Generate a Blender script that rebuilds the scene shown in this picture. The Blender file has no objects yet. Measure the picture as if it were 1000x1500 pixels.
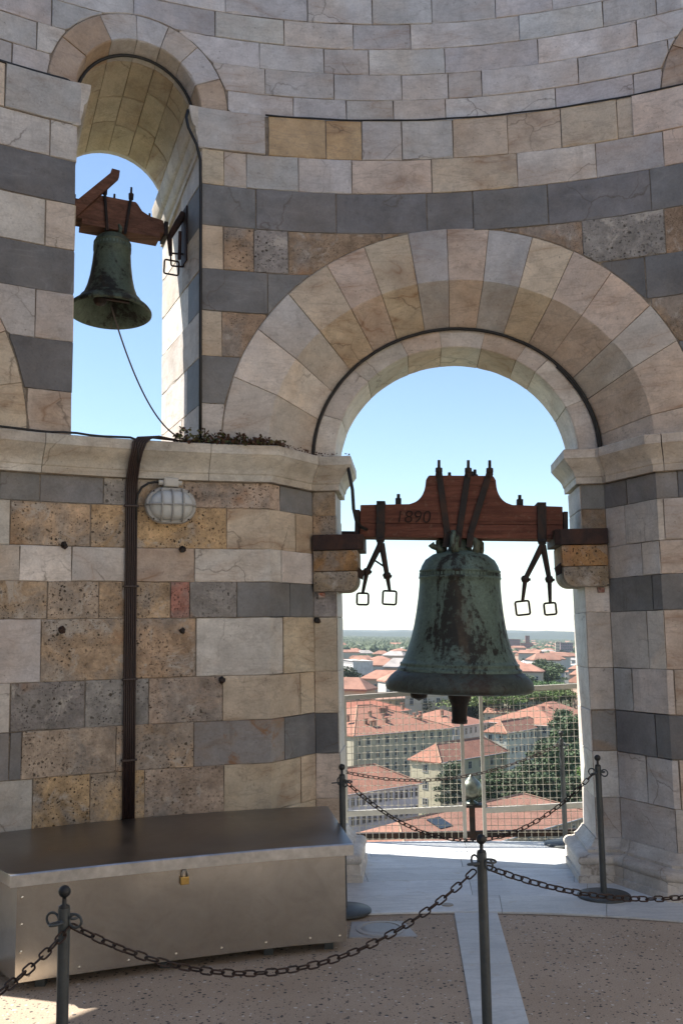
import bpy, bmesh, math, random
from math import sin, cos, pi, radians, sqrt, atan2, hypot
from mathutils import Vector, Matrix

random.seed(7)
SC = bpy.context.scene
COL = SC.collection

# ------------------------------------------------------------------ camera
F_PX, PITCH, ROLL = 1430.0, 0.1232, -0.0165
CAM = Vector((-0.49, -2.17, 1.75))
cam_d = bpy.data.cameras.new('camera')
cam_d.sensor_fit = 'VERTICAL'; cam_d.sensor_height = 36.0
cam_d.lens = 36.0 * F_PX / 1500.0
cam_d.clip_start = 0.05; cam_d.clip_end = 40000
cam = bpy.data.objects.new('camera', cam_d); COL.objects.link(cam)
_cp, _sp = cos(PITCH), sin(PITCH)
_r0, _u0, _f0 = Vector((1, 0, 0)), Vector((0, -_sp, _cp)), Vector((0, _cp, _sp))
_c, _s = cos(ROLL), sin(ROLL)
_right = _c * _r0 + _s * _u0
_up = -_s * _r0 + _c * _u0
cam.matrix_world = Matrix.Translation(CAM) @ Matrix((_right, _up, -_f0)).transposed().to_4x4()
SC.camera = cam

# ------------------------------------------------------------------ sky, sun, exposure
SUN_PHI, SUN_EL = radians(-71.0), radians(52.5)      # azimuth from +Y towards +X
world = bpy.data.worlds.new('World'); SC.world = world; world.use_nodes = True
wn = world.node_tree
sky = wn.nodes.new('ShaderNodeTexSky'); sky.sky_type = 'NISHITA'; sky.sun_disc = False
sky.sun_elevation = SUN_EL; sky.sun_rotation = SUN_PHI
sky.altitude = 1800; sky.air_density = 1.25; sky.dust_density = 0.05; sky.ozone_density = 1.5
bg = wn.nodes['Background']; bg.inputs['Strength'].default_value = 0.088
wn.links.new(sky.outputs[0], bg.inputs['Color'])
sun_d = bpy.data.lights.new('sun', 'SUN'); sun_d.energy = 5.0; sun_d.angle = radians(0.53)
sun_d.color = (1.0, 0.93, 0.83)
sun = bpy.data.objects.new('sun', sun_d); COL.objects.link(sun)
_sd = Vector((sin(SUN_PHI) * cos(SUN_EL), cos(SUN_PHI) * cos(SUN_EL), sin(SUN_EL)))
sun.rotation_euler = _sd.to_track_quat('Z', 'Y').to_euler(); sun.location = (-20, 10, 40)
SC.view_settings.view_transform = 'Standard'; SC.view_settings.look = 'None'
SC.view_settings.gamma = 1.0; SC.view_settings.use_curve_mapping = False
SC.view_settings.exposure = 1.25
SC.render.engine = 'CYCLES'
SC.cycles.max_bounces = 8; SC.cycles.diffuse_bounces = 5; SC.cycles.glossy_bounces = 4
SC.cycles.volume_bounces = 0
SC.cycles.use_denoising = True

# ------------------------------------------------------------------ pixel helpers (photo pixels 1000 x 1500)
def ray(u, v):
    x = (u - 500) / F_PX; y = -(v - 750) / F_PX
    x, y = _c * x - _s * y, _s * x + _c * y
    return Vector((x, _cp - _sp * y, _sp + _cp * y))
def proj(P):
    d = Vector(P) - CAM
    w = d.dot(_f0)
    return 500 + F_PX * d.dot(_right) / w, 750 - F_PX * d.dot(_up) / w
def fl(u, v, z=0.0):
    d = ray(u, v); return CAM + d * ((z - CAM.z) / d.z)
R = 4.75
def cyl(u, v, rad=R):
    d = ray(u, v); a = d.x ** 2 + d.y ** 2; b = 2 * (d.x * CAM.x + d.y * CAM.y)
    c = CAM.x ** 2 + CAM.y ** 2 - rad * rad
    P = CAM + d * ((-b + sqrt(b * b - 4 * a * c)) / (2 * a))
    return atan2(P.x, P.y), P.z
def pol(phi, r, z): return Vector((r * sin(phi), r * cos(phi), z))
PA = radians(4.2)                                   # axis of the big arch
def axis_pt(pa, t, Y, z): return Vector((t * cos(pa) + Y * sin(pa), -t * sin(pa) + Y * cos(pa), z))
def A(t, Y, z): return axis_pt(PA, t, Y, z)
def on_axis_plane(u, v, Y, pa=PA):
    n = Vector((sin(pa), cos(pa), 0)); d = ray(u, v)
    P = CAM + d * ((Y - CAM.dot(n)) / d.dot(n))
    return P.x * cos(pa) - P.y * sin(pa), P.z

# ------------------------------------------------------------------ node helpers
class NT:
    def __init__(s, name):
        s.m = bpy.data.materials.new(name); s.m.use_nodes = True; s.t = s.m.node_tree
        s.b = s.t.nodes['Principled BSDF']
    def n(s, typ, **kw):
        nd = s.t.nodes.new('ShaderNode' + typ)
        for k, v in kw.items(): setattr(nd, k, v)
        return nd
    def put(s, sock, v):
        if v is None: return
        if hasattr(v, 'is_linked') or isinstance(v, bpy.types.NodeSocket): s.t.links.new(v, sock)
        else: sock.default_value = v
    def noise(s, vec, scale, detail=4, rough=0.55, dist=0.0):
        nd = s.n('TexNoise'); s.put(nd.inputs['Vector'], vec); nd.inputs['Scale'].default_value = scale
        nd.inputs['Detail'].default_value = detail; nd.inputs['Roughness'].default_value = rough
        nd.inputs['Distortion'].default_value = dist
        return nd.outputs['Fac']
    def voro(s, vec, scale, feature='F1', out='Distance', rand=1.0):
        nd = s.n('TexVoronoi', feature=feature); s.put(nd.inputs['Vector'], vec); nd.inputs['Scale'].default_value = scale
        nd.inputs['Randomness'].default_value = rand
        return nd.outputs[out]
    def ramp(s, fac, stops):
        nd = s.n('ValToRGB'); s.put(nd.inputs['Fac'], fac); e = nd.color_ramp.elements
        while len(e) < len(stops): e.new(0.5)
        for i, (p, c) in enumerate(stops):
            e[i].position = p; e[i].color = (c, c, c, 1) if not isinstance(c, (tuple, list)) else (*c[:3], 1)
        return nd.outputs['Color']
    def math(s, op, a, b=None, clamp=False):
        nd = s.n('Math', operation=op, use_clamp=clamp); s.put(nd.inputs[0], a)
        if b is not None: s.put(nd.inputs[1], b)
        return nd.outputs[0]
    def mix(s, fac, a, b, mode='MIX'):
        nd = s.n('Mix', data_type='RGBA', blend_type=mode); s.put(nd.inputs[0], fac)
        for sock, v in ((nd.inputs[6], a), (nd.inputs[7], b)):
            s.put(sock, (*v, 1) if isinstance(v, (tuple, list)) and len(v) == 3 else v)
        return nd.outputs[2]
    def bump(s, h, strength=0.3, dist=0.01, prev=None):
        nd = s.n('Bump'); s.put(nd.inputs['Height'], h); nd.inputs['Strength'].default_value = strength
        nd.inputs['Distance'].default_value = dist
        if prev is not None: s.put(nd.inputs['Normal'], prev)
        return nd.outputs['Normal']
    def coords(s, rnd=True):
        tc = s.n('TexCoord').outputs['Object']
        if not rnd: return tc, None
        oi = s.n('ObjectInfo')
        sc = s.n('VectorMath', operation='SCALE'); sc.inputs[0].default_value = (37.1, 53.7, 71.3); s.put(sc.inputs['Scale'], oi.outputs['Random'])
        ad = s.n('VectorMath', operation='ADD'); s.put(ad.inputs[0], tc); s.put(ad.inputs[1], sc.outputs[0])
        return ad.outputs[0], oi
    def done(s, color=None, rough=0.6, metal=0.0, normal=None, spec=None, alpha=None):
        if color is not None: s.put(s.b.inputs['Base Color'], (*color, 1) if isinstance(color, (tuple, list)) and len(color) == 3 else color)
        s.put(s.b.inputs['Roughness'], rough); s.put(s.b.inputs['Metallic'], metal)
        if normal is not None: s.put(s.b.inputs['Normal'], normal)
        if spec is not None: s.b.inputs['Specular IOR Level'].default_value = spec
        return s.m

def mat_marble(name, vein=0.35, veincol=(0.32, 0.19, 0.11), cloud=0.3, rough=0.62, rust=0.0):
    t = NT(name); v, oi = t.coords()
    base = oi.outputs['Color']
    n1 = t.noise(v, 2.6, 6, 0.62, 0.5); n2 = t.noise(v, 11, 5, 0.6); n3 = t.noise(v, 70, 3, 0.6)
    k = t.ramp(n1, [(0.28, 1 - cloud), (0.72, 1 + cloud * 0.35)])
    c = t.mix(1.0, base, k, 'MULTIPLY')
    c = t.mix(0.55, c, t.ramp(n2, [(0.3, 0.8), (0.7, 1.1)]), 'MULTIPLY')
    c = t.mix(0.8, c, t.ramp(n3, [(0.25, 0.82), (0.75, 1.1)]), 'MULTIPLY')
    warm = t.ramp(t.noise(v, 1.7, 4, 0.6), [(0.45, 0.0), (0.72, 0.6)])
    c = t.mix(warm, c, t.mix(1.0, c, (1.08, 0.93, 0.76), 'MULTIPLY'))
    if vein > 0:
        vm = t.n('Mapping'); vm.inputs['Rotation'].default_value = (0.5, 0.75, 0.3); vm.inputs['Scale'].default_value = (0.55, 0.55, 2.0); t.put(vm.inputs['Vector'], v); vv = vm.outputs[0]
        nv = t.noise(vv, 1.5, 4, 0.5, 0.5)
        d = t.math('ABSOLUTE', t.math('SUBTRACT', nv, 0.5))
        line = t.ramp(d, [(0.0, 1.0), (0.012, 0.0)])
        soft = t.ramp(d, [(0.0, 0.55), (0.09, 0.0)])
        msk = t.ramp(t.noise(v, 2.2, 2), [(0.42, 0.0), (0.62, 1.0)])
        f = t.math('MULTIPLY', t.math('MULTIPLY', t.math('MAXIMUM', line, soft), msk), vein)
        c = t.mix(f, c, veincol)
        nv2 = t.noise(vv, 5.0, 5, 0.6, 0.5)
        d2 = t.math('ABSOLUTE', t.math('SUBTRACT', nv2, 0.5))
        c = t.mix(t.math('MULTIPLY', t.ramp(d2, [(0.0, 1.0), (0.03, 0.0)]), vein * 0.4), c, (0.22, 0.18, 0.15))
    if rust > 0:
        nr = t.noise(v, 3.2, 6, 0.65, 1.2)
        c = t.mix(t.math('MULTIPLY', t.ramp(nr, [(0.56, 0.0), (0.66, 1.0)]), rust), c, (0.28, 0.13, 0.045))
    # weather streaks running down and grey grime blotches
    sm = t.n('Mapping'); sm.inputs['Scale'].default_value = (9, 9, 0.9); t.put(sm.inputs['Vector'], v)
    stk = t.ramp(t.noise(sm.outputs[0], 1.6, 5, 0.65, 0.2), [(0.55, 0.0), (0.72, 1.0)])
    stm = t.ramp(t.noise(v, 1.3, 3, 0.6), [(0.5, 0.0), (0.66, 1.0)])
    c = t.mix(t.math('MULTIPLY', t.math('MULTIPLY', stk, stm), 0.5), c, t.mix(1.0, c, (0.52, 0.5, 0.48), 'MULTIPLY'))
    gr = t.ramp(t.noise(v, 6.5, 8, 0.75, 0.4), [(0.54, 0.0), (0.68, 0.42)])
    c = t.mix(gr, c, t.mix(1.0, c, (0.6, 0.57, 0.53), 'MULTIPLY'))
    pale = t.ramp(t.noise(v, 8.5, 7, 0.75), [(0.6, 0.0), (0.7, 0.3)])
    c = t.mix(pale, c, t.mix(1.0, c, (1.3, 1.28, 1.25), 'MULTIPLY'))
    # hairline cracks
    cw = t.n('TexNoise'); t.put(cw.inputs['Vector'], v); cw.inputs['Scale'].default_value = 3.0; cw.inputs['Detail'].default_value = 5
    cs = t.n('VectorMath', operation='SCALE'); t.put(cs.inputs[0], cw.outputs['Color']); cs.inputs['Scale'].default_value = 0.35
    ca = t.n('VectorMath', operation='ADD'); t.put(ca.inputs[0], v); t.put(ca.inputs[1], cs.outputs[0])
    ed = t.voro(ca.outputs[0], 1.35, 'DISTANCE_TO_EDGE')
    ck = t.math('MULTIPLY', t.ramp(ed, [(0.0, 1.0), (0.009, 0.0)]), t.ramp(t.noise(v, 1.1, 2), [(0.54, 0.0), (0.6, 0.6)]))
    c = t.mix(ck, c, (0.10, 0.075, 0.055))
    # scattered dark lichen specks and pale scratches
    sp = t.ramp(t.noise(v, 38, 2, 0.7), [(0.67, 0.0), (0.74, 1.0)])
    c = t.mix(t.math('MULTIPLY', sp, 0.45), c, (0.09, 0.075, 0.06))
    h = t.math('ADD', t.math('MULTIPLY', n2, 0.8), t.math('MULTIPLY', n3, 0.35))
    return t.done(c, rough, 0, t.bump(h, 0.55, 0.006), 0.35)

def mat_trav(name, pits=1.0, scale=1.0, grey=0.0):
    t = NT(name); v, oi = t.coords()
    base = oi.outputs['Color']
    st = t.n('Mapping'); st.inputs['Scale'].default_value = (1, 1, 1.7); t.put(st.inputs['Vector'], v); vs = st.outputs[0]
    n1 = t.noise(v, 3.1, 6, 0.65, 0.4); n2 = t.noise(v, 14, 5, 0.65); n3 = t.noise(v, 60, 3, 0.65)
    c = t.mix(1.0, base, t.ramp(n1, [(0.3, 0.48), (0.5, 0.95), (0.7, 1.3)]), 'MULTIPLY')
    c = t.mix(t.ramp(t.noise(v, 2.6, 6, 0.65, 0.6), [(0.46, 0.0), (0.58, 0.9)]), c, t.mix(0.72, c, (0.31, 0.29, 0.265)))
    c = t.mix(0.9, c, t.ramp(n2, [(0.28, 0.62), (0.7, 1.2)]), 'MULTIPLY')
    c = t.mix(0.8, c, t.ramp(n3, [(0.25, 0.75), (0.75, 1.15)]), 'MULTIPLY')
    # pale lime crust
    cr = t.ramp(t.noise(v, 4.5, 7, 0.7, 0.8), [(0.56, 0.0), (0.64, 0.7)])
    c = t.mix(cr, c, (0.52, 0.475, 0.42))
    orange = t.ramp(t.noise(v, 2.4, 4, 0.6), [(0.62, 0.0), (0.74, 0.7)])
    c = t.mix(orange, c, (0.36, 0.17, 0.07))
    # pits: round holes of two sizes, clustered
    wn_ = t.n('TexNoise'); t.put(wn_.inputs['Vector'], v); wn_.inputs['Scale'].default_value = 40 * scale
    ws_ = t.n('VectorMath', operation='SCALE'); t.put(ws_.inputs[0], wn_.outputs['Color']); ws_.inputs['Scale'].default_value = 0.016 / scale
    wa_ = t.n('VectorMath', operation='ADD'); t.put(wa_.inputs[0], v); t.put(wa_.inputs[1], ws_.outputs[0])
    clus = t.ramp(t.noise(v, 3.6, 3, 0.6), [(0.38, 0.0), (0.6, 1.0)])
    def pit(sc, lo):
        vo = t.n('TexVoronoi'); t.put(vo.inputs['Vector'], wa_.outputs[0]); vo.inputs['Scale'].default_value = sc * scale
        sp = t.n('SeparateColor'); t.put(sp.inputs[0], vo.outputs['Color'])
        rad = t.math('MULTIPLY', t.math('SUBTRACT', sp.outputs[0], lo), 0.62)
        return t.ramp(t.math('SUBTRACT', rad, vo.outputs['Distance']), [(0.0, 0.0), (0.07, 1.0)])
    p1 = pit(44, 0.33); p2 = pit(95, 0.3)
    p = t.math('MULTIPLY', t.math('MAXIMUM', t.math('MULTIPLY', p1, clus), t.math('MULTIPLY', p2, t.math('ADD', t.math('MULTIPLY', clus, 0.7), 0.2))), 1.0, True)
    p = t.math('MULTIPLY', p, pits, True)
    c = t.mix(t.math('MULTIPLY', p, 0.86), c, (0.035, 0.026, 0.018))
    h = t.math('SUBTRACT', t.math('ADD', t.math('MULTIPLY', n2, 0.6), t.math('MULTIPLY', n3, 0.35)), t.math('MULTIPLY', p, 1.6))
    return t.done(c, 0.85, 0, t.bump(h, 0.8, 0.012), 0.2)

def mat_simple(name, col, rough=0.6, metal=0.0, var=0.25, scale=12, bump=0.25, dist=0.003, col2=None, thr=(0.45, 0.65), useinfo=False, spec=None):
    t = NT(name); v, oi = t.coords()
    n1 = t.noise(v, scale, 6, 0.62, 0.3); n2 = t.noise(v, scale * 5, 3, 0.6)
    c0 = oi.outputs['Color'] if useinfo else (*col, 1)
    c = t.mix(1.0, c0, t.ramp(n1, [(0.3, 1 - var), (0.7, 1 + var * 0.6)]), 'MULTIPLY')
    c = t.mix(0.7, c, t.ramp(n2, [(0.3, 1 - var * 0.7), (0.7, 1 + var * 0.4)]), 'MULTIPLY')
    if col2:
        c = t.mix(t.ramp(t.noise(v, scale * 0.45, 6, 0.66, 0.6), [(thr[0], 0.0), (thr[1], 1.0)]), c, col2)
    return t.done(c, rough, metal, t.bump(t.math('ADD', n1, t.math('MULTIPLY', n2, 0.4)), bump, dist), spec)

M = {}
M['white'] = mat_marble('white_marble', 0.5)
M['gold'] = mat_marble('golden_marble', 0.75, (0.24, 0.12, 0.05), 0.3)
M['dark'] = mat_marble('dark_grey_marble', 0.25, (0.4, 0.4, 0.39), 0.34)
M['rust'] = mat_marble('rust_veined_grey_marble', 0.9, (0.33, 0.17, 0.05), 0.3, 0.62, 0.8)
M['trav'] = mat_trav('pitted_travertine', 1.0)
M['pit'] = mat_trav('pitted_grey_stone', 1.0, 0.8)
M['tuff'] = mat_trav('fine_brown_tuff', 0.8, 1.9)
M['mortar'] = mat_simple('lime_mortar', (0.27, 0.225, 0.175), 0.9, 0, 0.5, 14, 0.8, 0.01)
M['wallplain'] = mat_marble('marble_wall', 0.4)
M['cornice'] = mat_marble('cornice_marble', 0.5, (0.25, 0.15, 0.08), 0.35)

# ------------------------------------------------------------------ mesh helpers
class MB:
    def __init__(s): s.v = []; s.f = []
    def add(s, vs, fs):
        o = len(s.v); s.v += [Vector(p) for p in vs]; s.f += [tuple(i + o for i in q) for q in fs]; return s
    def box(s, c, sx, sy, sz, m=None):
        vs = [Vector((x * sx / 2, y * sy / 2, z * sz / 2)) for x in (-1, 1) for y in (-1, 1) for z in (-1, 1)]
        if m is not None: vs = [m @ p for p in vs]
        c = Vector(c)
        return s.add([p + c for p in vs], [(0, 1, 3, 2), (4, 6, 7, 5), (0, 4, 5, 1), (2, 3, 7, 6), (0, 2, 6, 4), (1, 5, 7, 3)])
    def grid(s, rows, close_u=False, close_v=False):
        nu, nv = len(rows), len(rows[0]); o = len(s.v)
        for r in rows: s.v += [Vector(p) for p in r]
        for i in range(nu if close_u else nu - 1):
            for j in range(nv if close_v else nv - 1):
                a, b = i, (i + 1) % nu; c, d = j, (j + 1) % nv
                s.f.append((o + a * nv + c, o + a * nv + d, o + b * nv + d, o + b * nv + c))
        return s
    def tube(s, pts, r, n=8, caps=True, closed=False):
        pts = [Vector(p) for p in pts]; N = len(pts); rows = []
        rr = r if isinstance(r, (list, tuple)) else [r] * N
        up = None
        for i, p in enumerate(pts):
            if closed: d = (pts[(i + 1) % N] - pts[i - 1])
            else: d = pts[min(i + 1, N - 1)] - pts[max(i - 1, 0)]
            d.normalize()
            if up is None:
                up = Vector((0, 0, 1)) if abs(d.z) < 0.9 else Vector((1, 0, 0))
            x = d.cross(up)
            if x.length < 1e-5: x = d.orthogonal()
            x.normalize(); y = x.cross(d).normalized(); up = y
            rows.append([p + (x * cos(2 * pi * k / n) + y * sin(2 * pi * k / n)) * rr[i] for k in range(n)])
        o = len(s.v)
        s.grid(rows, closed, True)
        if caps and not closed:
            s.f.append(tuple(o + k for k in range(n))); s.f.append(tuple(o + (N - 1) * n + k for k in reversed(range(n))))
        return s
    def lathe(s, prof, c=(0, 0, 0), n=32, m=None):
        rows = []
        for r, z in prof:
            rows.append([Vector((r * cos(2 * pi * k / n), r * sin(2 * pi * k / n), z)) for k in range(n)])
        if m is not None: rows = [[m @ p for p in q] for q in rows]
        c = Vector(c)
        return s.grid([[p + c for p in q] for q in rows], False, True)
    def prism(s, poly, d):
        d = Vector(d); n = len(poly); a = [Vector(p) for p in poly]
        return s.add(a + [p + d for p in a], [tuple(range(n - 1, -1, -1)), tuple(range(n, 2 * n))] + [(i, (i + 1) % n, n + (i + 1) % n, n + i) for i in range(n)])
    def xf(s, m):
        s.v = [m @ p for p in s.v]; return s

WP = {}
def obj(name, mb, mat, parent=None, at=None, smooth=False, color=None, bevel=0.0, fix=True):
    vs = mb.v
    if at is None:
        n = len(vs); at = sum(vs, Vector()) / n
    at = Vector(at)
    me = bpy.data.meshes.new(name)
    me.from_pydata([tuple(p - at) for p in vs], [], mb.f)
    if fix or bevel:
        bm = bmesh.new(); bm.from_mesh(me)
        if fix: bmesh.ops.recalc_face_normals(bm, faces=bm.faces)
        if bevel:
            es = [e for e in bm.edges if len(e.link_faces) == 2 and e.calc_face_angle(0) > 0.5]
            bmesh.ops.bevel(bm, geom=es, offset=bevel, segments=2, affect='EDGES', profile=0.6)
        bm.to_mesh(me); bm.free()
    me.materials.append(M[mat] if isinstance(mat, str) else mat)
    if smooth: me.polygons.foreach_set('use_smooth', [True] * len(me.polygons))
    o = bpy.data.objects.new(name, me); COL.objects.link(o)
    if smooth == 'auto':
        me.set_sharp_from_angle(angle=radians(38))
    WP[o.name] = at
    if parent is not None:
        o.parent = parent; o.location = at - WP[parent.name]
    else: o.location = at
    if color is not None: o.color = (*color, 1)
    return o
def empty(name, loc, label=None, cat=None, group=None):
    o = bpy.data.objects.new(name, None); COL.objects.link(o); o.location = loc; WP[o.name] = Vector(loc)
    o.empty_display_size = 0.1
    if label: tag(o, label, cat, group)
    return o
def tag(o, label, cat, group=None):
    o['label'] = label; o['category'] = cat
    if group: o['group'] = group
    return o
def struct(o): o['kind'] = 'structure'; return o
def stuff(o): o['kind'] = 'stuff'; return o
def jit(c, a=0.08):
    k = 1 + random.uniform(-a, a); return tuple(max(0.01, x * k * (1 + random.uniform(-a, a) * 0.12)) for x in c)

# base tints of the stones
C_W = (0.67, 0.625, 0.575); C_W2 = (0.75, 0.715, 0.67); C_GW = (0.60, 0.58, 0.555); C_PK = (0.66, 0.555, 0.465)
C_BE = (0.66, 0.56, 0.43); C_GO = (0.62, 0.455, 0.26); C_GR = (0.50, 0.495, 0.49)
C_DK = (0.175, 0.178, 0.185); C_DK2 = (0.235, 0.235, 0.24)
C_TR = (0.53, 0.385, 0.26); C_TG = (0.55, 0.39, 0.225); C_TB = (0.40, 0.295, 0.205); C_PG = (0.34, 0.32, 0.30); C_TP = (0.54, 0.425, 0.33)
KIND = {'W': ('white', C_W), 'V': ('white', C_W2), 'G': ('white', C_GW), 'K': ('gold', C_PK), 'B': ('gold', C_BE), 'O': ('gold', C_GO),
        'H': ('white', C_GR), 'D': ('dark', C_DK), 'E': ('dark', C_DK2), 'T': ('trav', C_TR), 'Y': ('trav', C_TG), 'N': ('tuff', C_TB),
        'P': ('pit', C_PG), 'Q': ('trav', C_TP), 'R': ('rust', (0.31, 0.30, 0.285)), 'U': ('white', (0.61, 0.58, 0.56)), 'X': ('trav', (0.5, 0.25, 0.19))}

# ------------------------------------------------------------------ the tower: core
PW, PW2 = radians(-23.2), radians(30.4)
ARCHES = [PA, radians(-52.3), radians(60.5), radians(117), radians(173), radians(-118)]
WINS = [PW, PW2, radians(88), radians(145), radians(-85), radians(-148)]
ZC = 3.055                      # springing of the big arches = top of the lower cornice
EXT = (1.655, 1.65); ARR = (1.335, 1.245); COR = (1.08, 0.985); INT = (0.905, 0.835)
YC, YB, ROUT, RIM = 5.05, 5.6, 6.05, 7.6
ZA = 5.56                       # string line
WR = 0.44                       # window half width
WZ_OUT = 5.30                   # springing of the window arch at the outer face
WTOP = ZA

tower = empty('bell_tower', (0, 0, 0), 'round striped marble belfry with arched openings, standing around the bells', 'tower')

def arch_outline(rt, rz, zc, n=28, zbot=-0.2):
    pts = [(rt, zbot)]
    pts += [(rt * cos(pi * i / n), zc + rz * sin(pi * i / n)) for i in range(n + 1)]
    pts.append((-rt, zbot)); return pts
def loft_cutter(pa, secs):
    """secs: list of (Y, outline) with equal counts"""
    mb = MB(); n = len(secs[0][1])
    for Y, ol in secs: mb.v += [axis_pt(pa, t, Y, z) for t, z in ol]
    for k in range(len(secs) - 1):
        for i in range(n):
            j = (i + 1) % n
            mb.f.append((k * n + i, k * n + j, (k + 1) * n + j, (k + 1) * n + i))
    mb.f.append(tuple(range(n - 1, -1, -1))); mb.f.append(tuple((len(secs) - 1) * n + i for i in range(n)))
    return mb
e_ = 0.007
core = MB()
NS = 180
prof = [(R + e_, -0.15), (R + e_, ZA - 0.01), (R + 0.033, ZA + 0.01), (R + 0.033, RIM), (ROUT, RIM), (ROUT, -0.15)]
core.grid([[pol(2 * pi * i / NS, r, z) for r, z in prof] for i in range(NS)], True, True)
cut = MB()
for pa in ARCHES:
    yk = sqrt(R * R - ARR[0] ** 2)
    slope = (ARR[0] - COR[0]) / (YC - yk)
    def o(rt, rz): return arch_outline(rt + e_, rz + e_, ZC)
    big = (ARR[0] + slope * 0.6, ARR[1] + slope * 0.6)
    secs = [(3.9, o(*ARR)), (4.82, o(*ARR)), (YC + e_, o(*COR)), (YC + e_ + .001, o(*INT)), (YB, o(*INT)), (YB + .001, o(1.2, 1.12)), (6.6, o(1.2, 1.12))]
    c = loft_cutter(pa, secs); cut.add(c.v, c.f)
for pa in WINS:
    def ow(z): 
        return arch_outline(WR + 0.016, WR + 0.016, z, 20, ZC - 0.01)
    c = loft_cutter(pa, [(4.2, ow(ZA)), (4.75, ow(ZA)), (5.95, ow(WZ_OUT)), (6.6, ow(WZ_OUT))]); cut.add(c.v, c.f)
def mesh_of(mb, name):
    me = bpy.data.meshes.new(name); me.from_pydata([tuple(p) for p in mb.v], [], mb.f)
    bm = bmesh.new(); bm.from_mesh(me); bmesh.ops.recalc_face_normals(bm, faces=bm.faces); bm.to_mesh(me); bm.free()
    ob = bpy.data.objects.new(name, me); COL.objects.link(ob); return ob
wall = mesh_of(core, 'wall'); cutter = mesh_of(cut, 'cutter')
md = wall.modifiers.new('b', 'BOOLEAN'); md.operation = 'DIFFERENCE'; md.object = cutter; md.solver = 'EXACT'; md.use_self = False
bpy.context.view_layer.update()
ev = wall.evaluated_get(bpy.context.evaluated_depsgraph_get())
nm = bpy.data.meshes.new_from_object(ev); wall.modifiers.clear(); wall.data = nm
bpy.data.objects.remove(cutter)
nm.materials.clear(); nm.materials.append(M['mortar']); nm.materials.append(M['wallplain'])
for p in nm.polygons:
    c = p.center; a = atan2(c.x, c.y)
    inview = radians(-44) < a < radians(44) and hypot(c.x, c.y) < YB and c.z < 7.45
    p.material_index = 0 if inview else 1
wall.color = (0.62, 0.58, 0.53, 1)
wall.parent = tower; WP[wall.name] = Vector((0, 0, 0))

# ------------------------------------------------------------------ stones on a path
class Path:
    """plan path made of breakpoints; each sample gives position and into-the-wall normal"""
    def __init__(s, pts, nrm):
        s.p = [Vector((a, b)) for a, b in pts]; s.n = [Vector((a, b)) for a, b in nrm]
        s.s = [0.0]
        for a, b in zip(s.p, s.p[1:]): s.s.append(s.s[-1] + (b - a).length)
        s.brk = []
    def at(s, q):
        q = min(max(q, 0), s.s[-1] - 1e-9)
        lo, hi = 0, len(s.s) - 1
        while hi - lo > 1:
            m = (lo + hi) // 2
            if s.s[m] <= q: lo = m
            else: hi = m
        k = (q - s.s[lo]) / (s.s[hi] - s.s[lo])
        return s.p[lo].lerp(s.p[hi], k), s.n[lo].lerp(s.n[hi], k)
    def P(s, q, z, d):
        p, n = s.at(q); w = p + n * d; return Vector((w.x, w.y, z))
    def px(s, x, z):
        """path parameter that projects to photo column x at height z"""
        best = None; N = 400; prev = None
        for i in range(N + 1):
            q = s.s[-1] * i / N; u = proj(s.P(q, z, 0))[0]
            if prev is not None and (prev[1] - x) * (u - x) <= 0 and abs(u - prev[1]) > 1e-9:
                return prev[0] + (q - prev[0]) * (x - prev[1]) / (u - prev[1])
            if best is None or abs(u - x) < best[0]: best = (abs(u - x), q)
            prev = (q, u)
        return best[1]

def cyl_path(a0, a1, rad=R):
    n = int(abs(a1 - a0) / radians(0.8)) + 2
    an = [a0 + (a1 - a0) * i / (n - 1) for i in range(n)]
    return [(rad * sin(a), rad * cos(a)) for a in an], [(sin(a), cos(a)) for a in an], an
def mk_cyl(a0, a1, rad=R):
    p, n, an = cyl_path(a0, a1, rad); return Path(p, n)
def xy(v): return (v.x, v.y)
def mitre(d1, d2):
    """normals of two adjoining legs -> mitred offset vector"""
    m = (Vector(d1) + Vector(d2)).normalized(); return tuple(m / max(0.35, m.dot(Vector(d1))))
yk = sqrt(R * R - ARR[0] ** 2)
ARR_ANG = atan2(ARR[0], yk)
def pier_path(side, a_far):
    """from far wall along the cylinder, over the arris, splay, corner, pilaster face, jamb edge, reveal"""
    aa = PA + side * ARR_ANG
    p, n, an = cyl_path(a_far, aa)
    k1 = A(side * COR[0], YC, 0); k2 = A(side * INT[0], YC, 0); k3 = A(side * INT[0], YB, 0)
    a0 = Vector(p[-1])
    def nr(a, b, ref):
        d = Vector((b[0] - a[0], b[1] - a[1])).normalized(); q = Vector((-d.y, d.x))
        return q if q.dot(Vector(ref)) > 0 else -q
    yax = (sin(PA), cos(PA)); tax = Vector((cos(PA), -sin(PA))) * side
    ns = nr(p[-1], xy(k1), tax); nf = Vector(yax); nj = tax
    n[-1] = mitre(n[-1], ns)
    P_ = p + [xy(k1), xy(k2), xy(k3)]
    N_ = n + [mitre(ns, nf), mitre(nf, nj), tuple(nj)]
    pa = Path(P_, N_)
    pa.i_arr = len(p) - 1
    pa.brk = [pa.s[len(p) - 1], pa.s[len(p)], pa.s[len(p) + 1]]
    return pa
LP = pier_path(-1, radians(-47)); RP = pier_path(1, radians(47))
UP = mk_cyl(radians(-47), radians(47)); UPD = mk_cyl(radians(-47), radians(47), R + 0.02)
def up_phi(path, q): 
    p, _ = path.at(q); return atan2(p.x, p.y)

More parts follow.
